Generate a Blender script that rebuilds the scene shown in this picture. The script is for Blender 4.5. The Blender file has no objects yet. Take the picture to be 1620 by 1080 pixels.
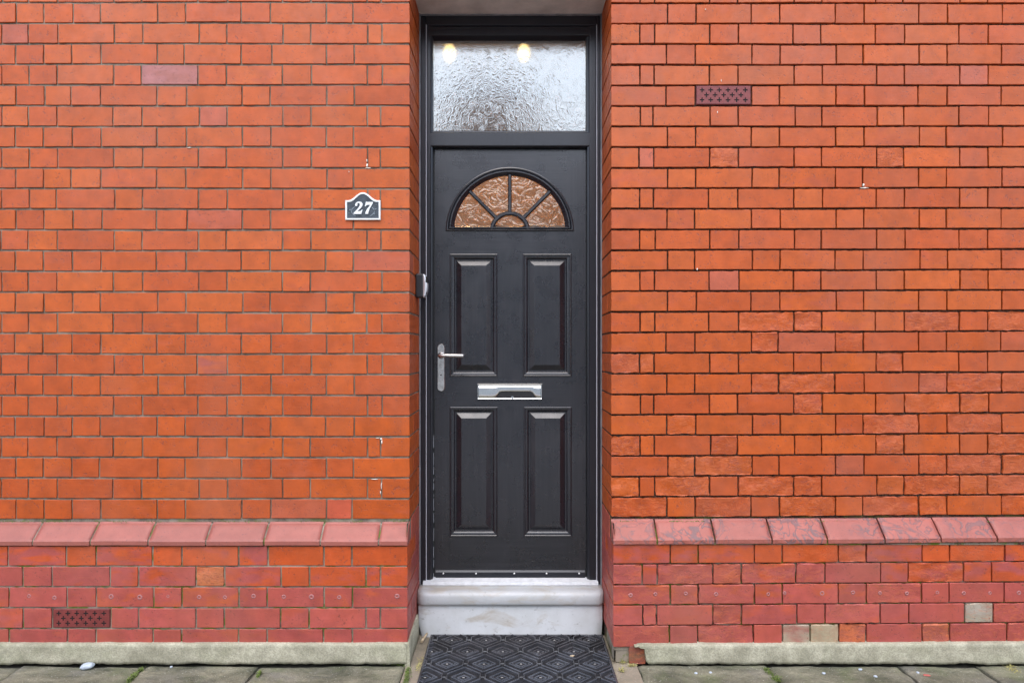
import bpy, bmesh, math, random
from math import radians, sin, cos, pi
from mathutils import Vector, noise
random.seed(7)
scene = bpy.context.scene
col = scene.collection

# ------------------------------------------------------------------ camera, world, sun, exposure
CD, CH = 2.83, 1.27              # camera distance from the wall face, lens height
cam_d = bpy.data.cameras.new("camera"); cam = bpy.data.objects.new("camera", cam_d); col.objects.link(cam)
cam_d.sensor_width = 36; cam_d.lens = 24.0; cam_d.shift_y = 15/1620; cam_d.clip_start = 0.05; cam_d.clip_end = 3000
cam.location = (0, -CD, CH); cam.rotation_euler = (radians(90), 0, 0)
scene.camera = cam
SUN_EL, SUN_AZ = 58, 188         # azimuth clockwise from +Y
w = bpy.data.worlds.new("World"); scene.world = w; w.use_nodes = True
nt = w.node_tree; bg = nt.nodes["Background"]
sky = nt.nodes.new("ShaderNodeTexSky"); sky.sky_type = 'NISHITA'; sky.sun_disc = False
sky.sun_elevation = radians(SUN_EL); sky.sun_rotation = radians(SUN_AZ); sky.dust_density = 1.5; sky.air_density = 1.0; sky.ozone_density = 1.0
hs = nt.nodes.new("ShaderNodeHueSaturation"); hs.inputs['Saturation'].default_value = 0.75
nt.links.new(sky.outputs[0], hs.inputs['Color']); nt.links.new(hs.outputs[0], bg.inputs['Color']); bg.inputs['Strength'].default_value = 0.15
sd = bpy.data.lights.new("sun", 'SUN'); sun = bpy.data.objects.new("sun", sd); col.objects.link(sun)
sd.energy = 0.5; sd.angle = radians(90); sd.color = (1, 0.97, 0.93)
az = radians(SUN_AZ); el = radians(SUN_EL)
dirv = Vector((sin(az)*cos(el), cos(az)*cos(el), sin(el)))
sun.rotation_euler = dirv.to_track_quat('Z', 'Y').to_euler(); sun.location = (-2, -6, 8)
vs = scene.view_settings; vs.view_transform = 'Standard'; vs.look = 'None'; vs.gamma = 1; vs.use_curve_mapping = False
vs.exposure = 1.80

# ------------------------------------------------------------------ measuring helpers
def X(px, Y=0.0): return (px-810)*(CD+Y)/1080
def Z(py, Y=0.0): return CH-(py-555)*(CD+Y)/1080
def N(x, y, z=0.0): return noise.noise(Vector((x, y, z)))

# ------------------------------------------------------------------ object helpers
def tag(o, label=None, cat=None, group=None, kind=None):
    if label: o['label'] = label
    if cat: o['category'] = cat
    if group: o['group'] = group
    if kind: o['kind'] = kind
    return o
def empty(name, loc, label, cat, group=None):
    o = bpy.data.objects.new(name, None); col.objects.link(o); o.location = loc
    o.empty_display_size = .1
    return tag(o, label, cat, group)

class MB:
    def __init__(s): s.v = []; s.f = []; s.sm = []; s.attr = {}; s.cur = {}
    def vert(s, p): s.v.append(p); return len(s.v)-1
    def face(s, idx, smooth=False): s.f.append(tuple(idx)); s.sm.append(smooth)
    def box(s, x0, x1, y0, y1, z0, z1, b=0.0):
        if b <= 0:
            i = len(s.v)
            s.v += [(x0,y0,z0),(x1,y0,z0),(x1,y1,z0),(x0,y1,z0),(x0,y0,z1),(x1,y0,z1),(x1,y1,z1),(x0,y1,z1)]
            for q in ((0,3,2,1),(4,5,6,7),(0,1,5,4),(1,2,6,5),(2,3,7,6),(3,0,4,7)): s.face([i+k for k in q])
        else:
            bm = bmesh.new(); bmesh.ops.create_cube(bm, size=1)
            for q in bm.verts: q.co = Vector(((x0+x1)/2+q.co.x*(x1-x0), (y0+y1)/2+q.co.y*(y1-y0), (z0+z1)/2+q.co.z*(z1-z0)))
            bmesh.ops.bevel(bm, geom=list(bm.edges), offset=b, segments=2, affect='EDGES', profile=.5)
            s.add_bm(bm); bm.free()
    def add_bm(s, bm, smooth=False):
        i = len(s.v); bm.verts.ensure_lookup_table()
        for k, q in enumerate(bm.verts): q.index = k; s.v.append(tuple(q.co))
        for f in bm.faces: s.face([i+q.index for q in f.verts], smooth)
    def loops(s, loops, cap0=False, cap1=False, closed=True, smooth=False):
        ids = []
        for L in loops: ids.append([s.vert(p) for p in L])
        n = len(loops[0])
        for a, b in zip(ids[:-1], ids[1:]):
            for k in range(n if closed else n-1):
                s.face((a[k], a[(k+1) % n], b[(k+1) % n], b[k]), smooth)
        if cap0: s.face(ids[0][::-1])
        if cap1: s.face(ids[-1])
    def tube(s, pts, r, n=8, smooth=True):
        L = []
        for i, p in enumerate(pts):
            p = Vector(p); a = Vector(pts[max(i-1,0)]); b = Vector(pts[min(i+1,len(pts)-1)])
            t = (b-a).normalized(); u = t.cross(Vector((0,0,1)));
            if u.length < .1: u = t.cross(Vector((0,1,0)))
            u.normalize(); q = t.cross(u); rr = r[i] if isinstance(r, (list, tuple)) else r
            L.append([tuple(p+u*rr*cos(2*pi*k/n)+q*rr*sin(2*pi*k/n)) for k in range(n)])
        s.loops(L, True, True, True, smooth)
    def build(s, name, mat, parent=None, recalc=True):
        me = bpy.data.meshes.new(name); me.from_pydata(s.v, [], s.f)
        me.polygons.foreach_set('use_smooth', s.sm)
        for k, vals in s.attr.items():
            a = me.attributes.new(k, 'FLOAT_COLOR', 'POINT')
            a.data.foreach_set('color', [c for q in vals for c in q])
        me.materials.append(mat)
        if recalc:
            bm = bmesh.new(); bm.from_mesh(me); bmesh.ops.recalc_face_normals(bm, faces=bm.faces); bm.to_mesh(me); bm.free()
        me.update()
        o = bpy.data.objects.new(name, me); col.objects.link(o)
        if parent: o.parent = parent; o.matrix_parent_inverse = parent.matrix_basis.inverted() if False else o.matrix_parent_inverse
        if parent and parent.type == 'EMPTY': o.location = -parent.location
        return o

# ------------------------------------------------------------------ material helpers
def newmat(name):
    m = bpy.data.materials.new(name); m.use_nodes = True
    return m, m.node_tree, m.node_tree.nodes['Principled BSDF']
class G:
    """tiny node-graph helper"""
    def __init__(s, nt): s.nt = nt; s.n = nt.nodes; s.l = nt.links
    def node(s, t, **kw):
        x = s.n.new(t)
        for k, v in kw.items(): setattr(x, k, v)
        return x
    def setin(s, node, key, v):
        if v is None: return
        if hasattr(v, 'is_output') or isinstance(v, bpy.types.NodeSocket): s.l.new(v, node.inputs[key])
        else: node.inputs[key].default_value = v
    def obj(s): return s.node('ShaderNodeTexCoord').outputs['Object']
    def mapping(s, vec, scale=(1,1,1), loc=(0,0,0), rot=(0,0,0)):
        m = s.node('ShaderNodeMapping'); s.l.new(vec, m.inputs['Vector'])
        m.inputs['Scale'].default_value = scale; m.inputs['Location'].default_value = loc; m.inputs['Rotation'].default_value = rot
        return m.outputs[0]
    def noise(s, vec, scale, detail=4, rough=.5, dist=0.0):
        t = s.node('ShaderNodeTexNoise'); s.setin(t, 'Vector', vec); t.inputs['Scale'].default_value = scale
        t.inputs['Detail'].default_value = detail; t.inputs['Roughness'].default_value = rough; t.inputs['Distortion'].default_value = dist
        return t.outputs[0]
    def ramp(s, fac, a, b, c0=(0,0,0,1), c1=(1,1,1,1)):
        r = s.node('ShaderNodeValToRGB'); s.l.new(fac, r.inputs[0]); e = r.color_ramp.elements
        e[0].position = a; e[0].color = c0; e[1].position = b; e[1].color = c1
        return r.outputs[0]
    def mr(s, v, a, b, c=0.0, d=1.0):
        m = s.node('ShaderNodeMapRange'); s.setin(m, 0, v); m.inputs[1].default_value = a; m.inputs[2].default_value = b
        m.inputs[3].default_value = c; m.inputs[4].default_value = d
        return m.outputs[0]
    def math(s, op, a, b=None, c=None):
        m = s.node('ShaderNodeMath', operation=op); s.setin(m, 0, a); s.setin(m, 1, b); s.setin(m, 2, c)
        return m.outputs[0]
    def vmath(s, op, a, b=None):
        m = s.node('ShaderNodeVectorMath', operation=op); s.setin(m, 0, a); s.setin(m, 1, b)
        return m.outputs[0]
    def mix(s, fac, a, b, mode='MIX'):
        m = s.node('ShaderNodeMix', data_type='RGBA', blend_type=mode); s.setin(m, 0, fac); s.setin(m, 6, a); s.setin(m, 7, b)
        return m.outputs[2]
    def bump(s, h, strength=.5, dist=.001, normal=None):
        b = s.node('ShaderNodeBump'); s.l.new(h, b.inputs['Height']); b.inputs['Strength'].default_value = strength; b.inputs['Distance'].default_value = dist
        if normal: s.l.new(normal, b.inputs['Normal'])
        return b.outputs[0]
    def attr(s, name): return s.node('ShaderNodeAttribute', attribute_name=name)
    def sep(s, vec):
        x = s.node('ShaderNodeSeparateXYZ'); s.l.new(vec, x.inputs[0]); return x.outputs
def simple(name, c, rough=.5, metal=0.0, spec=.5, nscale=None, namp=.1, bump=0.0, bscale=200, aniso=(1,1,1)):
    m, nt, p = newmat(name); g = G(nt)
    p.inputs['Base Color'].default_value = (*c, 1); p.inputs['Roughness'].default_value = rough; p.inputs['Metallic'].default_value = metal
    p.inputs['Specular IOR Level'].default_value = spec
    v = g.mapping(g.obj(), aniso)
    if nscale:
        n = g.noise(v, nscale, 5, .6); k = g.mr(n, .3, .7, 1-namp, 1+namp)
        cc = g.node('ShaderNodeVectorMath', operation='SCALE'); cc.inputs[0].default_value = c; nt.links.new(k, cc.inputs['Scale'])
        nt.links.new(cc.outputs[0], p.inputs['Base Color'])
    if bump: nt.links.new(g.bump(g.noise(v, bscale, 4, .6), bump, .001), p.inputs['Normal'])
    return m

# brick: per-brick colour ca, second colour cb (alpha = how much of the face it takes), ofs (xyz pattern offset, alpha = roughness of face)
def brick_mat():
    m, nt, p = newmat('fired_brick'); g = G(nt); o = g.obj()
    ca, cb, of = g.attr('ca'), g.attr('cb'), g.attr('ofs')
    v = g.vmath('ADD', o, of.outputs['Vector'])
    n1 = g.noise(g.mapping(v, (9, 9, 22)), 1.0, 3, .5, .3)
    thr = g.math('SUBTRACT', 0.78, g.math('MULTIPLY', cb.outputs['Alpha'], 0.56))
    patch = g.math('MULTIPLY', g.math('SUBTRACT', n1, thr), 5.0)
    pc = g.node('ShaderNodeClamp'); nt.links.new(g.math('ADD', patch, .5), pc.inputs[0])
    c = g.mix(pc.outputs[0], ca.outputs['Color'], cb.outputs['Color'])
    # cloudy body colour
    cl = g.mr(g.noise(v, 16, 5, .65), .32, .68, .82, 1.15)
    sc = g.node('ShaderNodeVectorMath', operation='SCALE'); nt.links.new(c, sc.inputs[0]); nt.links.new(cl, sc.inputs['Scale'])
    # drag marks from the cut, pale dust, dark pits
    drag = g.noise(g.mapping(v, (14, 14, 170)), 1.0, 4, .6, .4)
    c2 = g.mix(g.mr(drag, .56, .75, 0, .22), sc.outputs[0], (.51, .12, .026, 1))
    hue = g.noise(v, 5.0, 3, .5)
    c2 = g.mix(g.mr(hue, .45, .75, 0, .25), c2, (.44, .084, .016, 1))
    pit = g.noise(v, 120, 2, .5)
    clump = g.noise(v, 21, 2, .5)
    pm = g.math('MULTIPLY', g.mr(pit, .60, .66), g.mr(clump, .45, .58))
    c3 = g.mix(g.math('MULTIPLY', pm, .55), c2, (.14, .04, .03, 1))
    rough_face = of.outputs['Alpha']
    rn = g.noise(g.mapping(v, (30, 30, 60)), 1.0, 5, .65, 1.2)
    rmark = g.math('MULTIPLY', g.math('MULTIPLY', g.mr(rn, .5, .62), rough_face), .55)
    c4 = g.mix(rmark, c3, (.52, .125, .04, 1))
    crv = g.noise(g.mapping(v, (20, 20, 34)), 1.0, 4, .55, 1.6)
    crk = g.math('MULTIPLY', g.mr(g.math('ABSOLUTE', g.math('SUBTRACT', crv, .5)), .004, .03, 1, 0), g.mr(g.noise(v, 13, 2, .5), .42, .56))
    rmark2 = g.math('MULTIPLY', g.math('MULTIPLY', g.math('MAXIMUM', crk, g.mr(rn, .42, .32)), rough_face), .6)
    c4 = g.mix(rmark2, c4, (.24, .045, .025, 1))
    # faint soot and rain stains across the whole wall
    st = g.noise(g.mapping(o, (2.2, 2.2, 1.1)), 1.0, 5, .6)
    c5 = g.mix(g.mr(st, .48, .74, 0, .34), c4, (.3, .12, .08, 1))
    fl = g.noise(o, 260, 2, .5)
    c5 = g.mix(g.mr(fl, .74, .8, 0, .5), c5, (.6, .45, .38, 1))
    nt.links.new(c5, p.inputs['Base Color'])
    nt.links.new(g.mr(g.noise(v, 40, 4, .6), .3, .7, .42, .62), p.inputs['Roughness'])
    p.inputs['Specular IOR Level'].default_value = .42
    h = g.math('ADD', g.math('MULTIPLY', drag, .6), g.math('MULTIPLY', g.noise(v, 180, 4, .65), .5))
    h = g.math('SUBTRACT', h, g.math('MULTIPLY', pm, 1.2))
    h = g.math('ADD', h, g.math('MULTIPLY', g.math('SUBTRACT', g.math('MULTIPLY', rn, 6.0), g.math('MULTIPLY', crk, 1.5)), rough_face))
    nt.links.new(g.bump(h, .55, .0008), p.inputs['Normal'])
    return m
def coping_mat():
    m, nt, p = newmat('coping_brick'); g = G(nt); o = g.obj()
    ca, of = g.attr('ca'), g.attr('ofs'); v = g.vmath('ADD', o, of.outputs['Vector'])
    n = g.noise(g.mapping(v, (13, 13, 13)), 1.0, 2.0, .45, 1.6)
    line = g.math('ABSOLUTE', g.math('SUBTRACT', n, .5))
    ln = g.mr(line, .014, .045, 1, 0)
    blot = g.mr(g.noise(v, 9, 5, .65, .8), .57, .61)
    mk = g.math('MAXIMUM', ln, g.math('MULTIPLY', blot, .8))
    wear = g.noise(v, 4, 2, .5)
    mk = g.math('MULTIPLY', g.math('MULTIPLY', mk, g.mr(wear, .34, .46)), of.outputs['Alpha'])
    cl = g.mr(g.noise(v, 18, 5, .6), .3, .7, .88, 1.1)
    sc = g.node('ShaderNodeVectorMath', operation='SCALE'); nt.links.new(ca.outputs['Color'], sc.inputs[0]); nt.links.new(cl, sc.inputs['Scale'])
    c = g.mix(g.math('MULTIPLY', mk, .75), sc.outputs[0], (.10, .075, .08, 1))
    sp = g.mr(g.noise(v, 120, 2, .5), .64, .7)
    c = g.mix(g.math('MULTIPLY', sp, .5), c, (.12, .05, .05, 1))
    nt.links.new(c, p.inputs['Base Color']); p.inputs['Roughness'].default_value = .5
    h = g.math('ADD', g.math('MULTIPLY', mk, -2.0), g.noise(v, 150, 4, .6))
    nt.links.new(g.bump(h, .5, .001), p.inputs['Normal'])
    return m
def mortar_mat(name, ca, cb, moss=.5):
    m, nt, p = newmat(name); g = G(nt); o = g.obj()
    n = g.noise(o, 9, 5, .65); c = g.mix(g.mr(n, .4, .6), (*ca, 1), (*cb, 1))
    n2 = g.noise(o, 170, 3, .6); z = g.sep(o)[2]
    old = g.math('MULTIPLY', g.mr(z, .50, .48), g.mr(g.noise(o, 7, 4, .6), .46, .56))
    c = g.mix(g.mr(n2, .45, .7, 0, .35), c, (.30, .25, .19, 1)); c = g.mix(g.math('MULTIPLY', old, .8), c, (.30, .26, .2, 1))
    low = g.mr(z, .62, .52)
    mo = g.math('MULTIPLY', g.mr(g.noise(o, 13, 4, .6), .50, .60), g.math('MULTIPLY', low, moss))
    c = g.mix(mo, c, (.10, .13, .02, 1))
    nt.links.new(c, p.inputs['Base Color']); p.inputs['Roughness'].default_value = .95; p.inputs['Specular IOR Level'].default_value = .2
    nt.links.new(g.bump(n2, .8, .002), p.inputs['Normal'])
    return m
def concrete_mat(name, c0, c1, green=.3, scale=7, bump=.7):
    m, nt, p = newmat(name); g = G(nt); o = g.obj()
    c = g.mix(g.mr(g.noise(o, scale, 6, .65), .35, .65), (*c0, 1), (*c1, 1))
    c = g.mix(g.mr(g.noise(o, scale*.5, 5, .6, .4), .5, .68, 0, green), c, (.17, .19, .09, 1))
    n2 = g.noise(o, 160, 4, .7)
    c = g.mix(g.mr(n2, .38, .58, .5, 0), c, (.16, .15, .11, 1))
    c = g.mix(g.mr(g.noise(o, 230, 2, .5), .66, .72, 0, .6), c, (.5, .48, .42, 1))
    nt.links.new(c, p.inputs['Base Color']); p.inputs['Roughness'].default_value = .85; p.inputs['Specular IOR Level'].default_value = .3
    nt.links.new(g.bump(n2, bump, .002), p.inputs['Normal'])
    return m
def flag_mat():
    m, nt, p = newmat('york_stone'); g = G(nt); o = g.obj(); of = g.attr('ofs'); v = g.vmath('ADD', o, of.outputs['Vector'])
    lay = g.noise(g.mapping(v, (5, 9, 1), rot=(0, 0, .5)), 1.0, 7, .66, .45)
    c = g.mix(g.mr(lay, .35, .65), (.060, .062, .036, 1), (.26, .24, .165, 1))
    c = g.mix(g.mr(g.noise(v, 4, 5, .6), .5, .7, 0, .6), c, (.20, .185, .17, 1))
    c = g.mix(g.mr(g.noise(v, 6, 4, .6), .52, .68, 0, .5), c, (.12, .145, .055, 1))
    n2 = g.noise(v, 110, 5, .7); c = g.mix(g.mr(n2, .3, .55, .5, 0), c, (.07, .07, .05, 1))
    c = g.mix(g.mr(g.noise(v, 160, 2, .5), .66, .73, 0, .7), c, (.5, .48, .42, 1))
    nt.links.new(c, p.inputs['Base Color']); p.inputs['Roughness'].default_value = .7; p.inputs['Specular IOR Level'].default_value = .4
    h = g.math('ADD', g.math('MULTIPLY', lay, 3.0), n2)
    nt.links.new(g.bump(h, 1.0, .005), p.inputs['Normal'])
    return m
def door_mat():
    m, nt, p = newmat('dark_door_skin'); g = G(nt); o = g.obj(); x, y, z = g.sep(o)
    cx = X(807, .335)
    ax = g.math('ABSOLUTE', g.math('SUBTRACT', x, cx))
    inner = g.math('LESS_THAN', ax, .262)
    def band(a, b): return g.math('MULTIPLY', g.math('GREATER_THAN', z, Z(b, .335)), g.math('LESS_THAN', z, Z(a, .335)))
    hz = g.math('ADD', g.math('ADD', band(238, 399), band(597, 643)), band(850, 915))
    hm = g.math('MULTIPLY', hz, inner)
    gv = g.noise(g.mapping(o, (150, 1, 5)), 1.0, 3, .55, .25)
    gh = g.noise(g.mapping(o, (5, 1, 150)), 1.0, 3, .55, .25)
    mx = g.node('ShaderNodeMix', data_type='FLOAT'); nt.links.new(hm, mx.inputs[0]); nt.links.new(gv, mx.inputs[2]); nt.links.new(gh, mx.inputs[3])
    gr = mx.outputs[0]
    c = g.mix(g.mr(gr, .4, .65), (.009, .0095, .0135, 1), (.016, .0155, .020, 1))
    dust = g.mr(g.noise(g.mapping(o, (6, 1, 3)), 1.0, 6, .7), .52, .75, 0, .12)
    c = g.mix(dust, c, (.11, .10, .10, 1))
    sc = g.mr(g.noise(g.mapping(o, (30, 1, 120)), 1.0, 3, .6), .70, .76, 0, .3)
    c = g.mix(g.math('MULTIPLY', sc, g.mr(z, .6, .3)), c, (.25, .22, .2, 1))
    nt.links.new(c, p.inputs['Base Color'])
    nt.links.new(g.mr(g.noise(o, 9, 5, .6), .3, .7, .22, .36), p.inputs['Roughness']); p.inputs['Specular IOR Level'].default_value = .75
    h = g.math('ADD', gr, g.math('MULTIPLY', g.noise(o, 8, 2, .5), .6))
    nt.links.new(g.bump(h, .17, .0012), p.inputs['Normal'])
    return m
def glass_mat(name, refl, scale, tint, dist=2.5, bstr=1.0):
    m, nt, p = newmat(name); g = G(nt); o = g.obj()
    nt.nodes.remove(p); out = nt.nodes['Material Output']
    n = g.noise(g.mapping(o, (scale, 1, scale*.9)), 1.0, 1.2, .4, dist)
    n = g.math('ABSOLUTE', g.math('SUBTRACT', n, .5))
    nb = g.bump(n, bstr, .012)
    gl = g.node('ShaderNodeBsdfGlossy'); gl.inputs['Roughness'].default_value = .12; gl.inputs['Color'].default_value = (.95, .97, .93, 1); nt.links.new(nb, gl.inputs['Normal'])
    rf = g.node('ShaderNodeBsdfRefraction'); rf.inputs['Roughness'].default_value = .13; rf.inputs['IOR'].default_value = 1.45; rf.inputs['Color'].default_value = (*tint, 1); nt.links.new(nb, rf.inputs['Normal'])
    mx = g.node('ShaderNodeMixShader'); mx.inputs[0].default_value = refl
    nt.links.new(rf.outputs[0], mx.inputs[1]); nt.links.new(gl.outputs[0], mx.inputs[2]); nt.links.new(mx.outputs[0], out.inputs['Surface'])
    return m

M = {}
M['brick'] = brick_mat(); M['coping'] = coping_mat()
M['mortar_l'] = mortar_mat('grey_lime_mortar', (.12, .10, .075), (.26, .22, .17), .9)
M['mortar_r'] = mortar_mat('dark_mortar', (.022, .008, .005), (.06, .028, .018), 1.0)
M['render'] = concrete_mat('cement_render', (.27, .25, .175), (.50, .465, .345), .35, 11)
M['concrete'] = concrete_mat('gully_concrete', (.22, .18, .13), (.33, .27, .20), .1)
M['flag'] = flag_mat(); M['door'] = door_mat()
M['frame'] = simple('dark_grained_frame', (.008, .0085, .013), .3, spec=.6, nscale=30, namp=.2, bump=.25, bscale=60, aniso=(6, 1, .5))
M['trimline'] = simple('pale_seal', (.45, .45, .48), .4)
M['silicone'] = simple('grey_silicone', (.17, .165, .17), .5, nscale=20, namp=.3)
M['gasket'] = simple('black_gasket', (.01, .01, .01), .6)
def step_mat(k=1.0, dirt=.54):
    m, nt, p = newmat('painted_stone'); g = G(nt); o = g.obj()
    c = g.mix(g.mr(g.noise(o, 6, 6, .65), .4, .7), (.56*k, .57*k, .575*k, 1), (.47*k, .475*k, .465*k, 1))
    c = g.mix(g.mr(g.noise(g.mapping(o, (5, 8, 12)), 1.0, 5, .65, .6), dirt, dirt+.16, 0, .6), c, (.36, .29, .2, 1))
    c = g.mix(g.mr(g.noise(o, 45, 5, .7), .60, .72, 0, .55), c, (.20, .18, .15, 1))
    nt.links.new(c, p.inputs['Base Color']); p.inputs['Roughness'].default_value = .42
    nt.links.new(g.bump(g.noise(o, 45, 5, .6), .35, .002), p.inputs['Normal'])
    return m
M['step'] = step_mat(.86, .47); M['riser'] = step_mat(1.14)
M['sill'] = simple('white_threshold', (.62, .63, .64), .35, nscale=40, namp=.12)
M['chrome'] = simple('polished_chrome', (.72, .72, .72), .13, 1.0, nscale=25, namp=.05, bump=.05, bscale=30)
M['steel'] = simple('worn_nickel', (.66, .63, .60), .24, 1.0, nscale=60, namp=.25, bump=.3, bscale=90)
M['rubber'] = simple('black_rubber', (.040, .040, .044), .24, spec=.7, nscale=14, namp=.6, bump=.35, bscale=120)
M['rubber_base'] = simple('groove_shade_rubber', (.010, .010, .012), .8, nscale=60, namp=.5, bump=.5, bscale=100)  # groove floor coloured blacker than the ridges, painting in their shade
M['plastic'] = simple('black_plastic', (.02, .021, .024), .4, nscale=20, namp=.2)
M['silver'] = simple('satin_silver', (.72, .73, .75), .32, .4, nscale=20, namp=.1)
M['plaque_white'] = simple('plaque_white_metal', (.72, .72, .70), .4, .1, nscale=90, namp=.12, bump=.2)
M['plaque_dark'] = simple('plaque_dark_slate', (.045, .055, .065), .38, .2, nscale=70, namp=.5, bump=.5, bscale=150)
M['soffit'] = simple('lintel_paint', (.60, .52, .47), .8, nscale=8, namp=.22, bump=.5, bscale=70)
M['air'] = simple('terracotta_vent', (.17, .028, .024), .5, nscale=50, namp=.25, bump=.4)
M['dark'] = simple('dark_backing', (.006, .004, .004), .9)
M['white_splash'] = simple('mortar_splash', (.70, .64, .55), .8, nscale=90, namp=.2)
M['plug'] = simple('plug_ring', (.33, .13, .12), .7, nscale=120, namp=.4, bump=.5)
M['moss'] = simple('moss_green', (.10, .14, .025), .9, nscale=60, namp=.6)
M['straw'] = simple('dry_moss', (.34, .30, .10), .9, nscale=60, namp=.4)
M['stone_white'] = simple('white_pebble', (.38, .42, .46), .35, nscale=40, namp=.12)
M['twig'] = simple('dry_stick', (.50, .38, .24), .8, nscale=60, namp=.2)
M['hallwall'] = simple('hall_plaster', (.50, .335, .20), .8, nscale=6, namp=.1)
M['glass_t'] = glass_mat('textured_glass', .20, 26, (.50, .54, .57), 3.0, .075)
M['glass_f'] = glass_mat('fan_glass', .07, 14, (.97, .88, .76), 3.0, .42)

# ------------------------------------------------------------------ ground, pavement, road
gb = MB(); gb.box(-400, 400, -400, 400, -.2, -.06)
tag(gb.build('ground', concrete_mat('earth', (.12, .11, .09), (.18, .16, .12))), kind='structure')
pav = MB(); pav.attr['ofs'] = []
xj = [-3.6, -3.0, -2.45, -1.98, -1.48, -1.025, -.43, .506, 1.03, 1.56, 1.88, 2.4, 3.0, 3.6]
def flag(x0, x1, y0, y1, zt=0.0, fine=.03):
    gpx = .0035; x0 += gpx; x1 -= gpx; y0 += gpx; y1 -= gpx
    nx = max(2, int((x1-x0)/fine)); ny = max(2, int((y1-y0)/fine)); ids = {}
    r = (random.uniform(-9, 9), random.uniform(-9, 9), 0, 0); tx, ty = random.uniform(-.004, .004), random.uniform(-.004, .004)
    s0 = len(pav.v)
    for j in range(ny+1):
        for i in range(nx+1):
            x = x0+(x1-x0)*i/nx; y = y0+(y1-y0)*j/ny
            e = i in (0, nx) or j in (0, ny)
            x += .006*N(y*22, x0, 3) if i in (0, nx) else 0; y += .006*N(x*22, y0, 4) if j in (0, ny) else 0
            z = zt + .004*N(x*6, y*6, r[0]) + .0025*N(x*28, y*28, 1) + tx*(i/nx-.5)*2 + ty*(j/ny-.5)*2 - (.006 if e else 0)
            ids[i, j] = pav.vert((x, y, z))
    for j in range(ny):
        for i in range(nx): pav.face((ids[i,j], ids[i+1,j], ids[i+1,j+1], ids[i,j+1]), True)
    ring = [(i,0) for i in range(nx)]+[(nx,j) for j in range(ny)]+[(i,ny) for i in range(nx,0,-1)]+[(0,j) for j in range(ny,0,-1)]
    low = [pav.vert((pav.v[ids[k]][0], pav.v[ids[k]][1], -.05)) for k in ring]
    for a in range(len(ring)):
        b = (a+1) % len(ring); pav.face((ids[ring[a]], low[a], low[b], ids[ring[b]]))
    pav.attr['ofs'] += [r]*(len(pav.v)-s0)
for a, b in zip(xj[:-1], xj[1:]):
    if a < -.44 or a > .5: flag(a, b, -.72, -.062, 0, .015)
flag(-.43, .506, -1.0, -.262, -.004, .03)
rng2 = [-3.6, -2.9, -2.2, -1.4, -.7, -.05, .6, 1.3, 1.9, 2.6, 3.6]
for a, b in zip(rng2[:-1], rng2[1:]):
    flag(a, b, -1.5, -.74 if (a < -.44 or a > .5) else -1.02, 0, .06)
tag(pav.build('pavement', M['flag']), kind='structure')
pb = MB(); pb.box(-3.6, 3.6, -1.55, .0, -.055, -.016)
tag(pb.build('pavement_bedding', simple('dirt_joint', (.045, .04, .028), .95, nscale=50, namp=.5)), kind='structure')
# concrete floor of the door recess (shows either side of the mat)
cb_ = MB(); n = 40
ids = {}
for j in range(n+1):
    for i in range(n+1):
        x = -.43+.936*i/n; y = -.262+.50*j/n
        ids[i, j] = cb_.vert((x, y, -.004+.003*N(x*9, y*9, 5)+.0015*N(x*40, y*40, 2)))
for j in range(n):
    for i in range(n): cb_.face((ids[i,j], ids[i+1,j], ids[i+1,j+1], ids[i,j+1]), True)
tag(cb_.build('recess_floor', M['concrete']), kind='structure')
rd = MB(); rd.box(-60, 60, -9.0, -1.75, -.055, -.012)
tag(rd.build('road', simple('pale_bounce_road', (.30, .29, .27), .85, nscale=60, namp=.4, bump=.6)), kind='structure')  # road colour lifted to throw bounce light up at the soffit
kb = MB(); kb.box(-60, 60, -1.75, -1.55, -.055, .0, .01)
tag(kb.build('kerb', M['concrete']), kind='structure')
p2 = MB(); p2.box(-60, 60, -11.0, -9.0, -.055, .0)
tag(p2.build('far_pavement', M['render']), kind='structure')

# ------------------------------------------------------------------ the brick wall
wall = empty('brick_wall', (0, 0, 0), 'orange red brick front wall with sloped brick plinth either side of the black door', 'wall')
LX, RX = X(648), X(967)          # the two arrises of the door opening
def yj(side, px, k):
    if side == 'L': return 4.2 + 32.69*k + 0.35*sin(px*.011+k)
    t = (px-967)/653.0
    return (5.2+32.55*k)*(1-t) + (5.5+32.37*k)*t + .3*sin(px*.013+k*1.7)
def lerp(a, b, t): return a+(b-a)*t
ORANGE = [(.405,.068,.006), (.42,.076,.007), (.385,.062,.006), (.41,.071,.005), (.395,.067,.009), (.425,.079,.007)]
PINK = (.385, .069, .017); MAUVE = (.31, .060, .048); MAUVE2 = (.34, .066, .055); DKOR = (.44, .080, .022)
def setc(mb, s0, ca, cb, amt, rough, r=None):
    if r is None: r = (random.uniform(-30, 30), random.uniform(-30, 30), random.uniform(-30, 30))
    n = len(mb.v)-s0
    mb.attr.setdefault('ca', []).extend([(*ca, 1)]*n); mb.attr.setdefault('cb', []).extend([(*cb, amt)]*n)
    mb.attr.setdefault('ofs', []).extend([(*r, rough)]*n)
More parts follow.
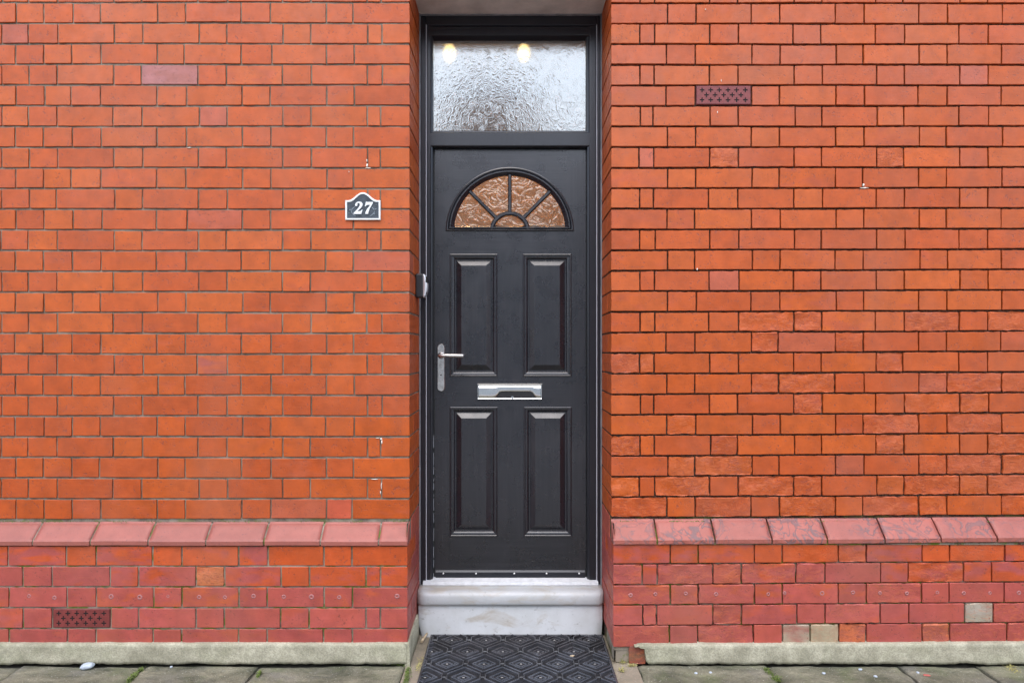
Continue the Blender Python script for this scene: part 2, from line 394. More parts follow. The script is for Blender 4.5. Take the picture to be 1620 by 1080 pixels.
def brick(mb, xa, xb, zb, zt, Y0, depth, ca, cb=PINK, amt=.1, rough=0.0, slope=None, gap=(.0026, .0036)):
    """one brick: worn front grid with eased arrises and sides running back. zb/zt: functions of x"""
    s0 = len(mb.v); gv, gh = gap
    x0, x1 = xa+gv, xb-gv; w_ = x1-x0; b = .0013 if not rough else .003
    nx = max(2, int(w_/.016)); us = [0, b/w_]+[i/nx for i in range(1, nx)]+[1-b/w_, 1]
    hgt = .075; nz = 4; vs_ = [0, b/hgt]+[i/nz for i in range(1, nz)]+[1-b/hgt, 1]
    seed = random.uniform(0, 100); tilt = random.gauss(0, .0007); tz = random.gauss(0, .0006); yo = random.gauss(0, .0005)
    ea = .0012 if not rough else .0024
    cornr = [random.choice([.0008, .001, .0014, .002, .0042 if random.random() < .4 else .0012]) for _ in range(4)]
    ids = {}; I, J = len(us)-1, len(vs_)-1
    bite = {(random.randrange(2, I-1), random.choice((0, J))): random.uniform(.0015, .004) for _ in range(random.choice((0, 0, 1, 1, 2)))} if I > 4 else {}
    dz = random.gauss(0, .0004)
    for j, v in enumerate(vs_):
        for i, u in enumerate(us):
            x = x0+w_*u; z = lerp(zb(x)+gh, zt(x)-gh, v)+dz
            ei = i in (0, I); ej = j in (0, J)
            y = Y0+yo+tilt*(u-.5)*2+tz*(v-.5)*2 + .0004*N(x*14, z*14, seed)
            if ei: x += ea*N(z*70, seed, 2)*1.6 + (ea*.3 if i == 0 else -ea*.3)
            if ej: z += ea*N(x*55, seed, 9)*1.4
            if ei or ej: y += .0013 if not rough else .0026
            if ei and ej:
                c = cornr[(1 if i else 0)+(2 if j else 0)]
                x += c if i == 0 else -c; z += c if j == 0 else -c
            if (i, j) in bite: z += bite[i, j] if j == 0 else -bite[i, j]
            if rough and not (ei or ej):
                q = N(x*22, z*30, seed); q2 = N(x*60, z*80, seed+4)
                y += rough*(.0075*max(-.2, q+.25)+.0022*q2)
            if slope: y += slope(z)
            ids[i, j] = mb.vert((x, y, z))
    dup = {}
    def rim(i, j):      # the arris has its own vertices, so it stays crisp against the flat face
        if i in (0, I) or j in (0, J): return ids[i, j]
        if (i, j) not in dup: dup[i, j] = mb.vert(mb.v[ids[i, j]])
        return dup[i, j]
    for j in range(J):
        for i in range(I):
            if 0 < i < I-1 and 0 < j < J-1: mb.face((ids[i,j], ids[i+1,j], ids[i+1,j+1], ids[i,j+1]), True)
            else: mb.face((rim(i,j), rim(i+1,j), rim(i+1,j+1), rim(i,j+1)))
    ring = [(i,0) for i in range(I)]+[(I,j) for j in range(J)]+[(i,J) for i in range(I,0,-1)]+[(0,j) for j in range(J,0,-1)]
    back = [mb.vert((mb.v[ids[k]][0], Y0+depth, mb.v[ids[k]][2])) for k in ring]
    for a in range(len(ring)):
        c = (a+1) % len(ring); mb.face((ids[ring[a]], back[a], back[c], ids[ring[c]]))
    setc(mb, s0, ca, cb, amt, rough)
def side_brick(mb, sx, X0, ya, yb, zlo, zhi, ca, cb, amt):
    """brick seen only in the reveal: its exposed face looks along sx"""
    s0 = len(mb.v); g1, g2 = .0022, .0034
    b = .002
    xo = X0+random.gauss(0, .0005)
    def q(d, e): return [(xo-sx*d, ya+g1+e, zlo+g2+e), (xo-sx*d, yb-g1-e, zlo+g2+e), (xo-sx*d, yb-g1-e, zhi-g2-e), (xo-sx*d, ya+g1+e, zhi-g2-e)]
    mb.loops([q(.05, 0), q(b, 0), q(0, b)], False, True)
    setc(mb, s0, ca, cb, amt, 0)
A_L = [-420,-375,-287,-242,-154,-109,-65, 24.5, 69, 113.5, 158.8, 248.6, 293, 382.5, 428.2, 516.3, 559.6, 648]
B_L = [-440,-395,-307,-262,-173,-129,-43, 2, 45.2, 90.2, 180.0, 224.6, 313.4, 358.8, 447.2, 491.6, 580.8, 603.2, 648]
A_R = [967, 1055.6, 1100.4, 1189.3, 1233.4, 1322.2, 1366.4, 1454.2, 1498.2, 1585.6, 1630, 1718, 1763, 1851, 1896, 1984, 2029]
B_R = [967, 1012, 1034.8, 1122.9, 1167.8, 1256.2, 1300, 1386.5, 1430.2, 1518, 1562.8, 1651, 1695, 1783, 1828, 1916, 1961, 2029]
def pick_colour(side, k, px):
    c = list(random.choice(ORANGE)); f = random.gauss(1, .032)
    c = [q*f for q in c]
    amt = random.random()*.28
    if random.random() < .02: c = [.38*f, .08*f, .035*f]
    if k >= 16: c = [c[0]*.97, c[1]*.93, c[2]*.78]  # lower courses deepened in colour to stand in for weaker sky sheen
    cb = PINK
    if random.random() < .07: amt = .45
    return tuple(c), cb, amt
def spall(side, k, px):
    if side == 'L': return 0.0
    t = max(0.0, (k-15)/9.0)
    p = .08 + .42*t if k >= 14 else .02
    return random.uniform(.6, 1.1) if random.random() < p else 0.0
bw = {}
for side in 'LR':
    mb = MB(); bw[side] = mb
    gap = (.0028, .0040) if side == 'L' else (.0027, .0040)
    for k in range(-8, 25):
        xs = (A_L if k % 2 == 0 else B_L) if side == 'L' else (A_R if k % 2 == 0 else B_R)
        if k < 0 and side == 'L': xs = [q for q in xs]
        jit = [x + (random.gauss(0, .9) if 0 < i < len(xs)-1 else 0) for i, x in enumerate(xs)]
        n_ = len(jit)-1
        for i in range(n_):
            pa, pb_ = jit[i], jit[i+1]
            if side == 'R' and k == 4 and abs(xs[i]-1100.4) < 2: continue     # air brick here
            zb = lambda x, k=k: Z(yj(side, 810+x*1080/CD, k+1)); zt = lambda x, k=k: Z(yj(side, 810+x*1080/CD, k))
            ca, cb, amt = pick_colour(side, k, pa)
            if side == 'L' and k == 3 and abs(xs[i]-224.6) < 2: ca, cb, amt = (.31, .105, .085), (.35, .13, .12), .5
            if side == 'L' and k == 17 and abs(xs[i]-313.4) < 2: ca, cb, amt = (.42, .085, .02), (.3, .07, .05), .4
            if side == 'L' and k == 24 and abs(xs[i]-516.3) < 2: ca = (.42, .072, .03)
            corner = (side == 'L' and i == n_-1) or (side == 'R' and i == 0)
            dep = (.11 if k % 2 == 0 else .225) if corner else .03
            a_, b_ = X(pa), X(pb_)
            if corner and side == 'L': b_ = LX+gap[0]
            if corner and side == 'R': a_ = RX-gap[0]
            brick(mb, a_, b_, zb, zt, 0.0, dep, ca, cb, amt, spall(side, k, pa), gap=gap)
        X0 = LX if side == 'L' else RX; sx = 1 if side == 'L' else -1
        zlo, zhi = Z(yj(side, 648 if side == 'L' else 967, k+1)), Z(yj(side, 648 if side == 'L' else 967, k))
        ca, cb, amt = pick_colour(side, k, 0)
        side_brick(mb, sx, X0, .11 if k % 2 == 0 else .225, .34, zlo, zhi, ca, cb, amt)

# the courses below the coping
PY = -.055
def Xp(px): return X(px, PY)
def Zp(py): return Z(py, PY)
PL = {0: [-340,-296,-207,-163,-75, 12.4, 104.5, 151.7, 241, 287.5, 377.4, 423.8, 512.3, 556.5, 645],
      1: [-320,-275,-230,-140,-52, 35.8, 82, 173.7, 218.8, 309.9, 355.3, 444.6, 489.5, 579, 601.9, 645],
      2: [-340,-296,-207,-163,-75, 14, 105.8, 151.9, 243, 287.8, 377.8, 422.4, 512.6, 557.6, 645],
      3: [-320,-275,-230,-140,-52, 36.3, 82.4, 175, 219, 310, 354.6, 443.6, 488.9, 579, 601.7, 645],
      4: [-340,-296,-207,-163,-75, 14, 106.8, 151.7, 242, 287.2, 377, 422.4, 511.6, 557.4, 645]}
PR = {0: [972, 1060.6, 1104.7, 1193.6, 1237.5, 1326.7, 1370.8, 1459, 1502.2, 1590, 1634, 1723, 1767, 1856, 1900, 1989],
      1: [972, 1016.3, 1039.8, 1128, 1173.3, 1259.5, 1305.4, 1393.3, 1436.9, 1525, 1569, 1658, 1702, 1791, 1835, 1989],
      2: [972, 1060.6, 1105, 1194, 1238, 1326.2, 1370.8, 1458.4, 1501.8, 1588.8, 1634, 1723, 1767, 1856, 1900, 1989],
      3: [972, 1017, 1039, 1128, 1173.4, 1261, 1305.6, 1393, 1438, 1526.4, 1572, 1661, 1705, 1794, 1838, 1989],
      4: [972, 1059.3, 1104, 1192.2, 1238, 1282, 1327.5, 1370.8, 1459, 1503, 1593.8, 1637, 1726, 1770, 1859, 1989]}
def pj(side, px, r):
    if side == 'L': return [862.6, 895.3, 928, 960.8, 993.7, 1022][r]
    t = (px-972)/648.0
    return lerp([860, 892, 925, 957, 989, 1024][r], [855, 888, 920, 952.7, 984.6, 1020][r], t)
for side in 'LR':
    mb = bw[side]; P_ = PL if side == 'L' else PR
    for r in range(5):
        xs = P_[r]; n_ = len(xs)-1
        for i in range(n_):
            if side == 'L' and r == 3 and abs(xs[i]-82.4) < 1: continue
            zb = lambda x: Zp(pj(side, 810+x*1080/(CD+PY), r+1)); zt = lambda x: Zp(pj(side, 810+x*1080/(CD+PY), r))
            f = random.gauss(1, .06); rough = 0.0
            if r == 0: ca, cb, amt = (.44*f, .066*f, .010*f), MAUVE2, random.choice([0, .2, .35, .5, .6]) if xs[i] < 380 or side == 'R' else .1
            elif r == 1: ca, cb, amt = (.42*f, .064*f, .014*f), MAUVE2, random.choice([.4, .6, .75, .85, .95]) if (xs[i] < 380 or side == 'R') else random.choice([0, .15, .3])
            elif r == 2: ca, cb, amt = (.35*f, .066*f, .052*f), (.44, .08, .02), random.choice([.1, .2, .35, .5])
            elif r == 3: ca, cb, amt = (.36*f, .071*f, .058*f), (.40, .07, .035), random.choice([.1, .2, .35])
            else: ca, cb, amt = (.33*f, .062*f, .050*f), (.36, .07, .04), random.choice([.1, .3, .4])
            px = xs[i]
            if side == 'R' and random.random() < .28: rough = random.uniform(.4, .9)
            if side == 'R' and (r, round(px)) == (1, 1128): ca, cb, amt, rough = (.44, .09, .04), MAUVE, .4, .9
            if side == 'L' and (r, round(px)) == (1, 310): ca, cb, amt, rough = (.50, .15, .05), ORANGE[0], .3, 1.0
            if side == 'R' and r == 3 and abs(px-1526.4) < 1: ca, cb, amt, rough = (.30, .27, .20), (.34, .3, .24), .4, .5
            if side == 'R' and r == 4 and abs(px-1238) < 1: ca, cb, amt, rough = (.30, .10, .085), (.33, .28, .20), .6, .2
            if side == 'R' and r == 4 and abs(px-1282) < 1: ca, cb, amt, rough = (.36, .31, .20), (.3, .2, .12), .3, .3
            if side == 'R' and r == 4 and abs(px-1327.5) < 1: ca, cb, amt, rough = (.34, .08, .055), (.50, .12, .04), .6, 1.0
            if side == 'R' and r == 4 and abs(px-1459) < 1: ca, cb, amt, rough = (.36, .085, .055), (.45, .13, .06), .4, 1.1
            corner = (side == 'L' and i == n_-1) or (side == 'R' and i == 0)
            a_, b_ = Xp(px), Xp(xs[i+1]); gap = (.0032, .0034) if side == 'L' else (.0026, .0030)
            if corner and side == 'L': b_ = LX+gap[0]
            if corner and side == 'R': a_ = RX-gap[0]
            dep = (.11 if r % 2 else .225) if corner else .03
            brick(mb, a_, b_, zb, zt, PY, dep, ca, cb, amt, rough, gap=gap)
        X0 = LX if side == 'L' else RX; sx = 1 if side == 'L' else -1; cxp = 645 if side == 'L' else 972
        side_brick(mb, sx, X0, PY+(.11 if r % 2 else .225), .34, Zp(pj(side, cxp, r+1)), Zp(pj(side, cxp, r)), (.30, .058, .05), (.36, .07, .04), .2)
    # reveal bricks level with the coping
    X0 = LX if side == 'L' else RX; sx = 1 if side == 'L' else -1
    side_brick(mb, sx, X0, .06, .34, Z(862 if side == 'L' else 858), Z(823 if side == 'L' else 820), (.36, .07, .045), (.4, .09, .05), .3)
    o = mb.build('brickwork', M['brick'], wall, recalc=False)
    o['label'] = 'left hand brickwork with grey joints' if side == 'L' else 'right hand brickwork with tight dark joints and flaking bricks low down'

# sloped coping bricks
def coping(side):
    mb = MB()
    if side == 'L':
        js = [-380, -291, -202, -112, -22, 67.8, 157, 246.6, 336, 425.8, 513.2, 603.4, 648]; ctop = lambda px: 823.0; cbot = lambda px: 854.0
    else:
        js = [967, 1034.8, 1124.3, 1212.3, 1298, 1387, 1474, 1561, 1649, 1737, 1826, 1914, 2003]
        ctop = lambda px: lerp(819.6, 816.3, (px-967)/653); cbot = lambda px: lerp(853.2, 848.8, (px-967)/653)
    for i in range(len(js)-1):
        s0 = len(mb.v); g_ = .0034
        a, b = X(js[i])+g_, X(js[i+1])-g_
        if side == 'L' and i == len(js)-2: b = LX
        if side == 'R' and i == 0: a = RX
        nx = 14; ids = []
        seed = random.uniform(0, 99); wear = 0 if side == 'L' else 1
        dy = random.gauss(0, .0012); dzz = random.gauss(0, .001)
        for t in range(nx+1):
            x = lerp(a, b, t/nx); px = 810+x*1080/CD
            zt_ = Z(ctop(px))-.002; zf = Z(cbot(px), -.062); zl = zf-.0225
            e = .0025 if t in (0, nx) else 0
            wv = lambda q: (.0016 if side == 'R' else .0006)*N(x*40, q, seed)
            prof = [(.02, zt_-.004), (-.001, zt_-.003), (-.006, zt_-.003-.006)]
            for q in (.2, .4, .6, .8): prof.append((lerp(0, -.062, q)+(.0025*max(0, N(x*30, q*3, seed)) if side == 'R' else 0), lerp(zt_, zf, q)))
            prof += [(-.0615+wv(1), zf+.002+wv(2)), (-.066+wv(3), zf-.004), (-.066+wv(4), zl+.003+wv(6)), (-.063, zl+wv(5)), (.0, zl)]
            ids.append([mb.vert((x, y+dy+e, z+dzz-e*.5)) for y, z in prof])
        for t in range(nx):
            for q in range(len(ids[0])-1): mb.face((ids[t][q], ids[t+1][q], ids[t+1][q+1], ids[t][q+1]), 2 < q < 7)
        mb.face(ids[0]); mb.face(ids[-1][::-1])
        f = random.gauss(1, .05)
        setc(mb, s0, (.30*f, .088*f, .064*f) if side == 'L' else (.31*f, .088*f, .064*f), PINK, 0, (0.06 if side == 'L' else (.6 if i < 1 else random.uniform(.75, 1))))
    return mb.build('plinth_coping', M['coping'], wall)
coping('L'); coping('R')

# mortar bed behind the faces, rough and slightly uneven
def mortar(side):
    mb = MB(); mat = M['mortar_l' if side == 'L' else 'mortar_r']
    rec = .0055 if side == 'L' else .0115
    xa, xb = (-3.2, LX-.0035) if side == 'L' else (RX+.0035, 3.2)
    nx = int((xb-xa)/.011)
    def sheet(Y0, z0, z1):
        nz = max(1, int((z1-z0)/.011)); ids = {}
        for j in range(nz+1):
            for i in range(nx+1):
                x = lerp(xa, xb, i/nx); z = lerp(z0, z1, j/nz)
                y = Y0+rec+.0016*N(x*33, z*33, 7)+.0014*N(x*6, z*6, 8)
                ids[i, j] = mb.vert((x, max(y, Y0+.0024), z))
        for j in range(nz):
            for i in range(nx): mb.face((ids[i,j], ids[i+1,j], ids[i+1,j+1], ids[i,j+1]), True)
        return ids, nz
    sheet(0, .50, 3.40); sheet(PY, .05, .482)
    # bedding on the reveal side and behind the coping
    xr = LX-.004 if side == 'L' else RX+.004
    for (y0, y1, z0, z1) in ((.004, .34, .565, 3.4), (PY+.004, .34, .0, .566)):
        i = len(mb.v); mb.v += [(xr, y0, z0), (xr, y1, z0), (xr, y1, z1), (xr, y0, z1)]; mb.face((i, i+1, i+2, i+3))
    x0, x1 = sorted((xa, xr))
    i = len(mb.v)   # slope bed below the coping bricks
    mb.v += [(xa, .0, .557), (xb, .0, .557), (xb, -.058, .499), (xa, -.058, .499), (xb, -.058, .484), (xa, -.058, .484)]
    mb.face((i, i+1, i+2, i+3)); mb.face((i+3, i+2, i+4, i+5))
    mb.build('mortar', mat, wall)
mortar('L'); mortar('R')
core = MB()
core.box(-3.2, LX-.012, .012, .34, 0, 3.4); core.box(RX+.012, 3.2, .012, .34, 0, 3.4)
core.box(-3.2, LX-.012, -.04, .0119, 0, .48); core.box(RX+.012, 3.2, -.04, .0119, 0, .48)
core.build('wall_core', M['mortar_r'], wall)

# lintel over the opening
SZ = Z(24, .305)
lt = MB()
ln = 30; L_ = []
for i in range(ln+1):
    x = lerp(LX-.002, RX+.002, i/ln)
    L_.append([(x, -.004, SZ+.20), (x, -.004+.001*N(x*20, 1), SZ+.004), (x, .002, SZ), (x, .1, SZ+.001*N(x*12, 2)), (x, .2, SZ+.001*N(x*12, 5)), (x, .33, SZ+.002*N(x*25, 9)), (x, .33, SZ+.20)])
lt.loops(L_, True, True)
lt.build('lintel', M['soffit'], wall)['label'] = 'pale stained stone lintel over the door opening'
bt = MB()
zz = SZ+.205
for r in range(4):
    x = LX+.002 - (.11 if r % 2 else 0)
    while x < RX:
        a, b = max(x, LX), min(x+.233, RX)
        if b-a > .02: brick(bt, a, b, lambda q: zz, lambda q: zz+.085, 0, .03, random.choice(ORANGE), PINK, .2)
        x += .233
    zz += .0855
bt.box(LX, RX, .006, .33, SZ+.201, SZ+.55)
for _ in range(8):
    bt.attr['ca'].append((.15, .1, .08, 1)); bt.attr['cb'].append((.15, .1, .08, 0)); bt.attr['ofs'].append((0, 0, 0, 0))
bt.build('brickwork', M['brick'], wall)

# air bricks
def air_brick(px0, px1, py0, py1, Y0, label):
    Xf = lambda p: X(p, Y0); Zf = lambda p: Z(p, Y0)
    x0, x1, z1, z0 = Xf(px0)+.003, Xf(px1)-.003, Zf(py0)-.003, Zf(py1)+.003
    W, H = x1-x0, z1-z0
    cs = []
    for r, n_ in enumerate((6, 5, 6)):
        for c in range(n_):
            fx = (.105+.158*c) if n_ == 6 else (.184+.158*c)
            cs.append((x0+W*fx, z0+H*(.24+.26*r)))
    a, t = .0098, .0026
    xs = sorted({x0, x1, x0+.003, x1-.003} | {round(c[0]+d, 6) for c in cs for d in (-a, -t, t, a)})
    zs = sorted({z0, z1, z0+.003, z1-.003} | {round(c[1]+d, 6) for c in cs for d in (-a, -t, t, a)})
    def hole(x, z):
        for cx, cz in cs:
            dx, dz = abs(x-cx), abs(z-cz)
            if (dx < a and dz < t) or (dz < a and dx < t): return True
        return False
    mb = MB(); cache = {}
    def vv(x, z, y):
        k = (x, z, y)
        if k not in cache:
            e = .003 if (y < .01 and (x in (x0, x1) or z in (z0, z1))) else 0
            cache[k] = mb.vert((x, Y0+y+e, z))
        return cache[k]
    keep = {}
    for i in range(len(xs)-1):
        for j in range(len(zs)-1): keep[i, j] = not hole((xs[i]+xs[i+1])/2, (zs[j]+zs[j+1])/2)
    f, bk = -.0005, .022
    for (i, j), k in keep.items():
        if not k: continue
        mb.face((vv(xs[i], zs[j], f), vv(xs[i+1], zs[j], f), vv(xs[i+1], zs[j+1], f), vv(xs[i], zs[j+1], f)))
        for di, dj, p, q in ((-1,0,(i,j+1),(i,j)), (1,0,(i+1,j),(i+1,j+1)), (0,-1,(i,j),(i+1,j)), (0,1,(i+1,j+1),(i,j+1))):
            if not keep.get((i+di, j+dj), False):
                mb.face((vv(xs[p[0]], zs[p[1]], f), vv(xs[p[0]], zs[p[1]], bk), vv(xs[q[0]], zs[q[1]], bk), vv(xs[q[0]], zs[q[1]], f)))
    o = mb.build('air_brick', M['air'], wall, recalc=False); o['label'] = label
    d = MB(); i = 0; d.v = [(x0, Y0+.0155, z0), (x1, Y0+.0155, z0), (x1, Y0+.0155, z1), (x0, Y0+.0155, z1)]
    d.box(x0, x1, Y0+.006, Y0+.0064, z0, z1) if False else d.face((0, 1, 2, 3))
    return o, (x0, x1, z0, z1)
ob, r1 = air_brick(1100.4, 1189.3, 134.3, 166.7, 0.0, 'dark red vent brick with cross shaped holes high on the right')
ob2, r2 = air_brick(82.4, 175, 961.2, 993.5, PY, 'dark red vent brick with cross shaped holes low on the left')
# flat dark sheet close behind each vent face, standing in for shade in the holes
for o_, (x0, x1, z0, z1), Y0 in ((ob, r1, 0.0), (ob2, r2, PY)):
    d = MB(); d.v = [(x0+.001, Y0+.0045-.003, z0+.001), (x1-.001, Y0+.0015, z0+.001), (x1-.001, Y0+.0015, z1-.001), (x0+.001, Y0+.0015, z1-.001)]
    d.v = [(a, Y0+.0006, c) for a, b, c in d.v]; d.face((0, 1, 2, 3)); k = d.build('vent_shade_sheet', M['dark'], o_)

# damp course plugs along the third plinth course
pm = MB(); L = []
for rr, yy in ((.0002, .0022), (.0035, .0018), (.0045, -.0006), (.0075, -.0012), (.0105, -.0002), (.0115, .0012)):
    L.append([(rr*(1+.12*N(k, rr*90))*cos(2*pi*k/14), yy, rr*(1+.12*N(k*1.3, rr*50))*sin(2*pi*k/14)) for k in range(14)])
pm.loops(L, False, False, True, True)
plug0 = pm.build('damp_course_plug', M['plug'], wall); first = True
PLUGX = [46, 86, 175.8, 221, 265.8, 315, 355.8, 401, 449, 492.6, 536.6, 582.8, 628, 997.6, 1037, 1085, 1133, 1215.4, 1241.4, 1300.7, 1349.5, 1392.3, 1434.8, 1482.8, 1525, 1566, 1612]
for px in PLUGX:
    o = plug0 if first else plug0.copy()
    if not first: col.objects.link(o); o.parent = wall
    first = False
    py = 943.5 if px < 800 else 940 - (px-972)/648*4
    o.location = (Xp(px), PY, Zp(py+random.uniform(-1.5, 1.5))); o.rotation_euler = (0, random.uniform(0, 6), 0); s_ = random.uniform(.65, 1.0); o.scale = (s_, 1, s_)

# mortar splashes on the brick faces
sp = MB()
def splash(px, py, w_, h_, pts=9):
    c = (X(px), Z(py)); r = []
    for k in range(pts):
        a = 2*pi*k/pts; q = random.uniform(.6, 1.1); r.append((c[0]+w_*q*cos(a), c[1]+h_*q*sin(a)))
    sp.loops([[(x, .0025, z) for x, z in r], [(x, -.0018, z) for x, z in r], [(lerp(c[0], x, .5), -.0038, lerp(c[1], z, .5)) for x, z in r]], False, True, True, True)
for a in ((580.5, 254, .002, .008), (581, 262, .004, .011), (583, 266, .012, .0025), (552, 272, .0015, .004), (603, 694, .006, .006), (604, 699, .0035, .009), (598, 692.5, .014, .0015),
          (593, 757.5, .016, .0017), (603.5, 768, .002, .016), (602, 779, .002, .008), (1367, 297.5, .022, .0028), (1366, 293, .004, .007), (1116, 15.5, .003, .003),
          (1103, 426, .003, .006), (1141, 128, .0015, .006), (1135, 178, .0015, .006), (299, 234, .012, .002)): splash(*a)
sp.build('mortar_splash', M['white_splash'], wall)

# cement render skirting
def skirting(side):
    mb = MB(); Y0 = -.072
    if side == 'L': xa, xb = -3.2, LX-.001
    else: xa, xb = X(1004, Y0), 3.2
    n_ = int((xb-xa)/.008); ids = []
    for i in range(n_+1):
        x = lerp(xa, xb, i/n_); px = 810+x*1080/(CD+Y0)
        top = Z(1018.6, Y0) if side == 'L' else Z(lerp(1020.5, 1017.2, (px-972)/648), Y0)
        top += .0022*N(x*18, 3)+.001*N(x*80, 4); bot = .004+.006*N(x*9, 11)+.0035*N(x*45, 12)
        if side == 'R':
            # the corner has broken away
            d = px-1004
            if d < 16: bot = max(bot, .085-.002*d if d < 7 else (.068-(d-7)*.0005)); 
            if 16 <= d < 24: bot = max(bot, .022-(d-16)*.003)
            if d < 4: top -= .004
        bot = min(bot, top-.004)
        yy = Y0+.0015*N(x*5, 20)
        r = [(x, -.045, top+.003), (x, yy+.004, top), (x, yy, top-.004)]
        for q in range(1, 7): r.append((x, yy+.0012*N(x*25, q*.9, 5)-.0008*q*.3, lerp(top-.004, bot+.003, q/7)))
        r += [(x, yy+.001, bot+.002), (x, -.05, bot)]
        ids.append([mb.vert(p) for p in r])
    for a, b in zip(ids[:-1], ids[1:]):
        for q in range(len(a)-1): mb.face((a[q], b[q], b[q+1], a[q+1]), q > 0)
    mb.face(ids[0]); mb.face(ids[-1][::-1])
    if side == 'L':   # return along the reveal
        L = []
        for i in range(21):
            y = lerp(-.071, .21, i/20); top = lerp(Z(1018.6, Y0), .10, i/20)+.003*N(y*20, 9)
            xx = LX+.009+.0015*N(y*16, 2)
            L.append([(LX-.01, y, top+.002), (xx-.003, y, top), (xx, y, top-.004), (xx+.002, y, .03), (xx+.003, y, -.01), (LX-.01, y, -.01)])
        mb.loops(L, True, True, True, True)
    return mb.build('render_skirting', M['render'], wall)
skirting('L')['label'] = 'left cement render band at pavement level'
skirting('R')['label'] = 'right cement render band with a broken corner by the door'
# footing bricks showing through the broken corner
ft = MB()
brick(ft, X(974, -.05), X(993, -.05), lambda x: .002, lambda x: .082, -.030, .05, (.055, .055, .018), (.05, .07, .012), .5, .25)
brick(ft, X(994, -.05), X(1022, -.05), lambda x: -.004, lambda x: .075, -.055, .06, (.20, .065, .045), (.13, .09, .05), .3, .8)
ft.build('footing_brick', M['brick'], wall)

# ------------------------------------------------------------------ door frame
FY = .305
frame = empty('door_frame', (0, FY, .2), 'dark grained door frame with glazed toplight set deep in the brick opening', 'door frame')
FX = lambda p, y=FY: X(p, y); FZ = lambda p, y=FY: Z(p, y)
sil = MB()
sil.box(LX-.001, LX+.006, .290, .32, .19, SZ+.002, .002); sil.box(RX-.006, RX+.001, .290, .32, .19, SZ+.002, .002); sil.box(LX+.006, RX-.006, .294, .32, SZ-.006, SZ+.003)
sil.build('sealant_bead', M['silicone'], frame)
ex = MB()
zb0 = .196
xl0, xl1 = LX+.006, FX(674); xr0, xr1 = FX(944.5), RX-.006
ex.box(xl0, xl1, .300, .36, zb0, SZ-.006, .0025); ex.box(xr0, xr1, .300, .36, zb0, SZ-.006, .0025)
ex.box(xl1, xr0, .302, .36, FZ(41), SZ-.006, .002)
ex.build('outer_profile', M['frame'], frame)
tl = MB()
tl.box(xl1, xl1+.0032, .297, .33, .205, FZ(40), .001); tl.box(xr0-.0032, xr0, .297, .33, .205, FZ(40), .001)
tl.build('seal_strip', M['trimline'], frame)
# main frame: extruded profile swept round the toplight and down the jambs
LEFT, RIGHT, TOPZ = xl1+.0034, xr0-.0034, FZ(41.5)
LI, RI = FX(684.5), FX(929)
TB0, TB1 = FZ(232), FZ(209)
fm = MB()
def jamb(x_out, x_in, s):
    prof = [(x_out, .36), (x_out, .308), (x_out+s*.003, .305), (x_in-s*.010, .305), (x_in-s*.007, .309), (x_in-s*.002, .312), (x_in, .318), (x_in, .36)]
    fm.loops([[(x, y, z) for x, y in prof] for z in (.208, TOPZ)], True, True)
jamb(LEFT, LI, 1); jamb(RIGHT, RI, -1)
hp = [(.36, TOPZ), (.308, TOPZ), (.3055, TOPZ-.003), (.3055, FZ(56)), (.31, FZ(57)), (.33, FZ(61)), (.36, FZ(61))]
fm.loops([[(x, y, z) for y, z in hp] for x in (LI-.012, RI+.012)], True, True)
tp = [(.36, TB1), (.33, TB1-.002), (.308, TB1-.001), (.3045, TB1-.004), (.3045, TB0+.006), (.307, TB0+.002), (.311, TB0), (.36, TB0)]
fm.loops([[(x, y, z) for y, z in tp] for x in (LI-.012, RI+.012)], True, True)
fm.build('frame_bars', M['frame'], frame)
# toplight: bead and glass
GX0, GX1, GZ0, GZ1 = X(686, .33), X(925.5, .33), Z(207.5, .33), Z(63, .33)
tw = MB()
def rect(x0, x1, z0, z1, y, e=0): return [(x0+e, y, z0+e), (x1-e, y, z0+e), (x1-e, y, z1-e), (x0+e, y, z1-e)]
tw.loops([rect(GX0, GX1, GZ0, GZ1, .312, -.012), rect(GX0, GX1, GZ0, GZ1, .3125, -.007), rect(GX0, GX1, GZ0, GZ1, .3150, -.004), rect(GX0, GX1, GZ0, GZ1, .3308, -.002)])
two = tw.build('toplight_window', M['frame'], frame)
gp = MB(); gp.box(GX0-.008, GX1+.008, .331, .335, GZ0-.008, GZ1+.008)
gp.build('glass_pane', M['glass_t'], two)['label'] = 'wavy obscured glass pane reflecting the pale sky'
# threshold
th = MB(); tpf = [(.36, .2), (.285, .2), (.283, .204), (.286, .216), (.325, .2235), (.36, .2235)]
th.loops([[(x, y, z) for y, z in tpf] for x in (xl0+.012, xr1-.012)], True, True)
th.build('threshold', M['sill'], frame)

# ------------------------------------------------------------------ door leaf
DY = .335
dx = lambda p: X(p, DY); dz = lambda p: Z(p, DY)
door = empty('front_door', (dx(807), DY, dz(915)), 'black panelled front door with a half round fanlight and chrome letter plate', 'door')
DX0, DX1, DZ0, DZ1 = dx(688), dx(926.5), dz(915.5), dz(236)
cx, cz = dx(806.5), dz(366); S = (CD+DY)/1080
def Dloop(R, base, y, n=48):
    """half round outline: arc of radius R about (cx,cz), cut off at height cz+base"""
    a0 = math.asin(base/R); pts = []
    for k in range(n+1):
        a = a0+(pi-2*a0)*k/n; pts.append((cx+R*cos(a), y, cz+R*sin(a)))
    return pts
RO = 101.5*S; RG = 88.5*S
panels = [(711.5, 787.5, 401.5, 595.5), (827, 904, 401.5, 595.5), (711.5, 787.5, 643, 848), (828.5, 904.5, 643, 848)]
bm = bmesh.new(); edges = []
def addloop(pts):
    vs_ = [bm.verts.new(p) for p in pts]
    for i in range(len(vs_)): edges.append(bm.edges.new((vs_[i], vs_[(i+1) % len(vs_)])))
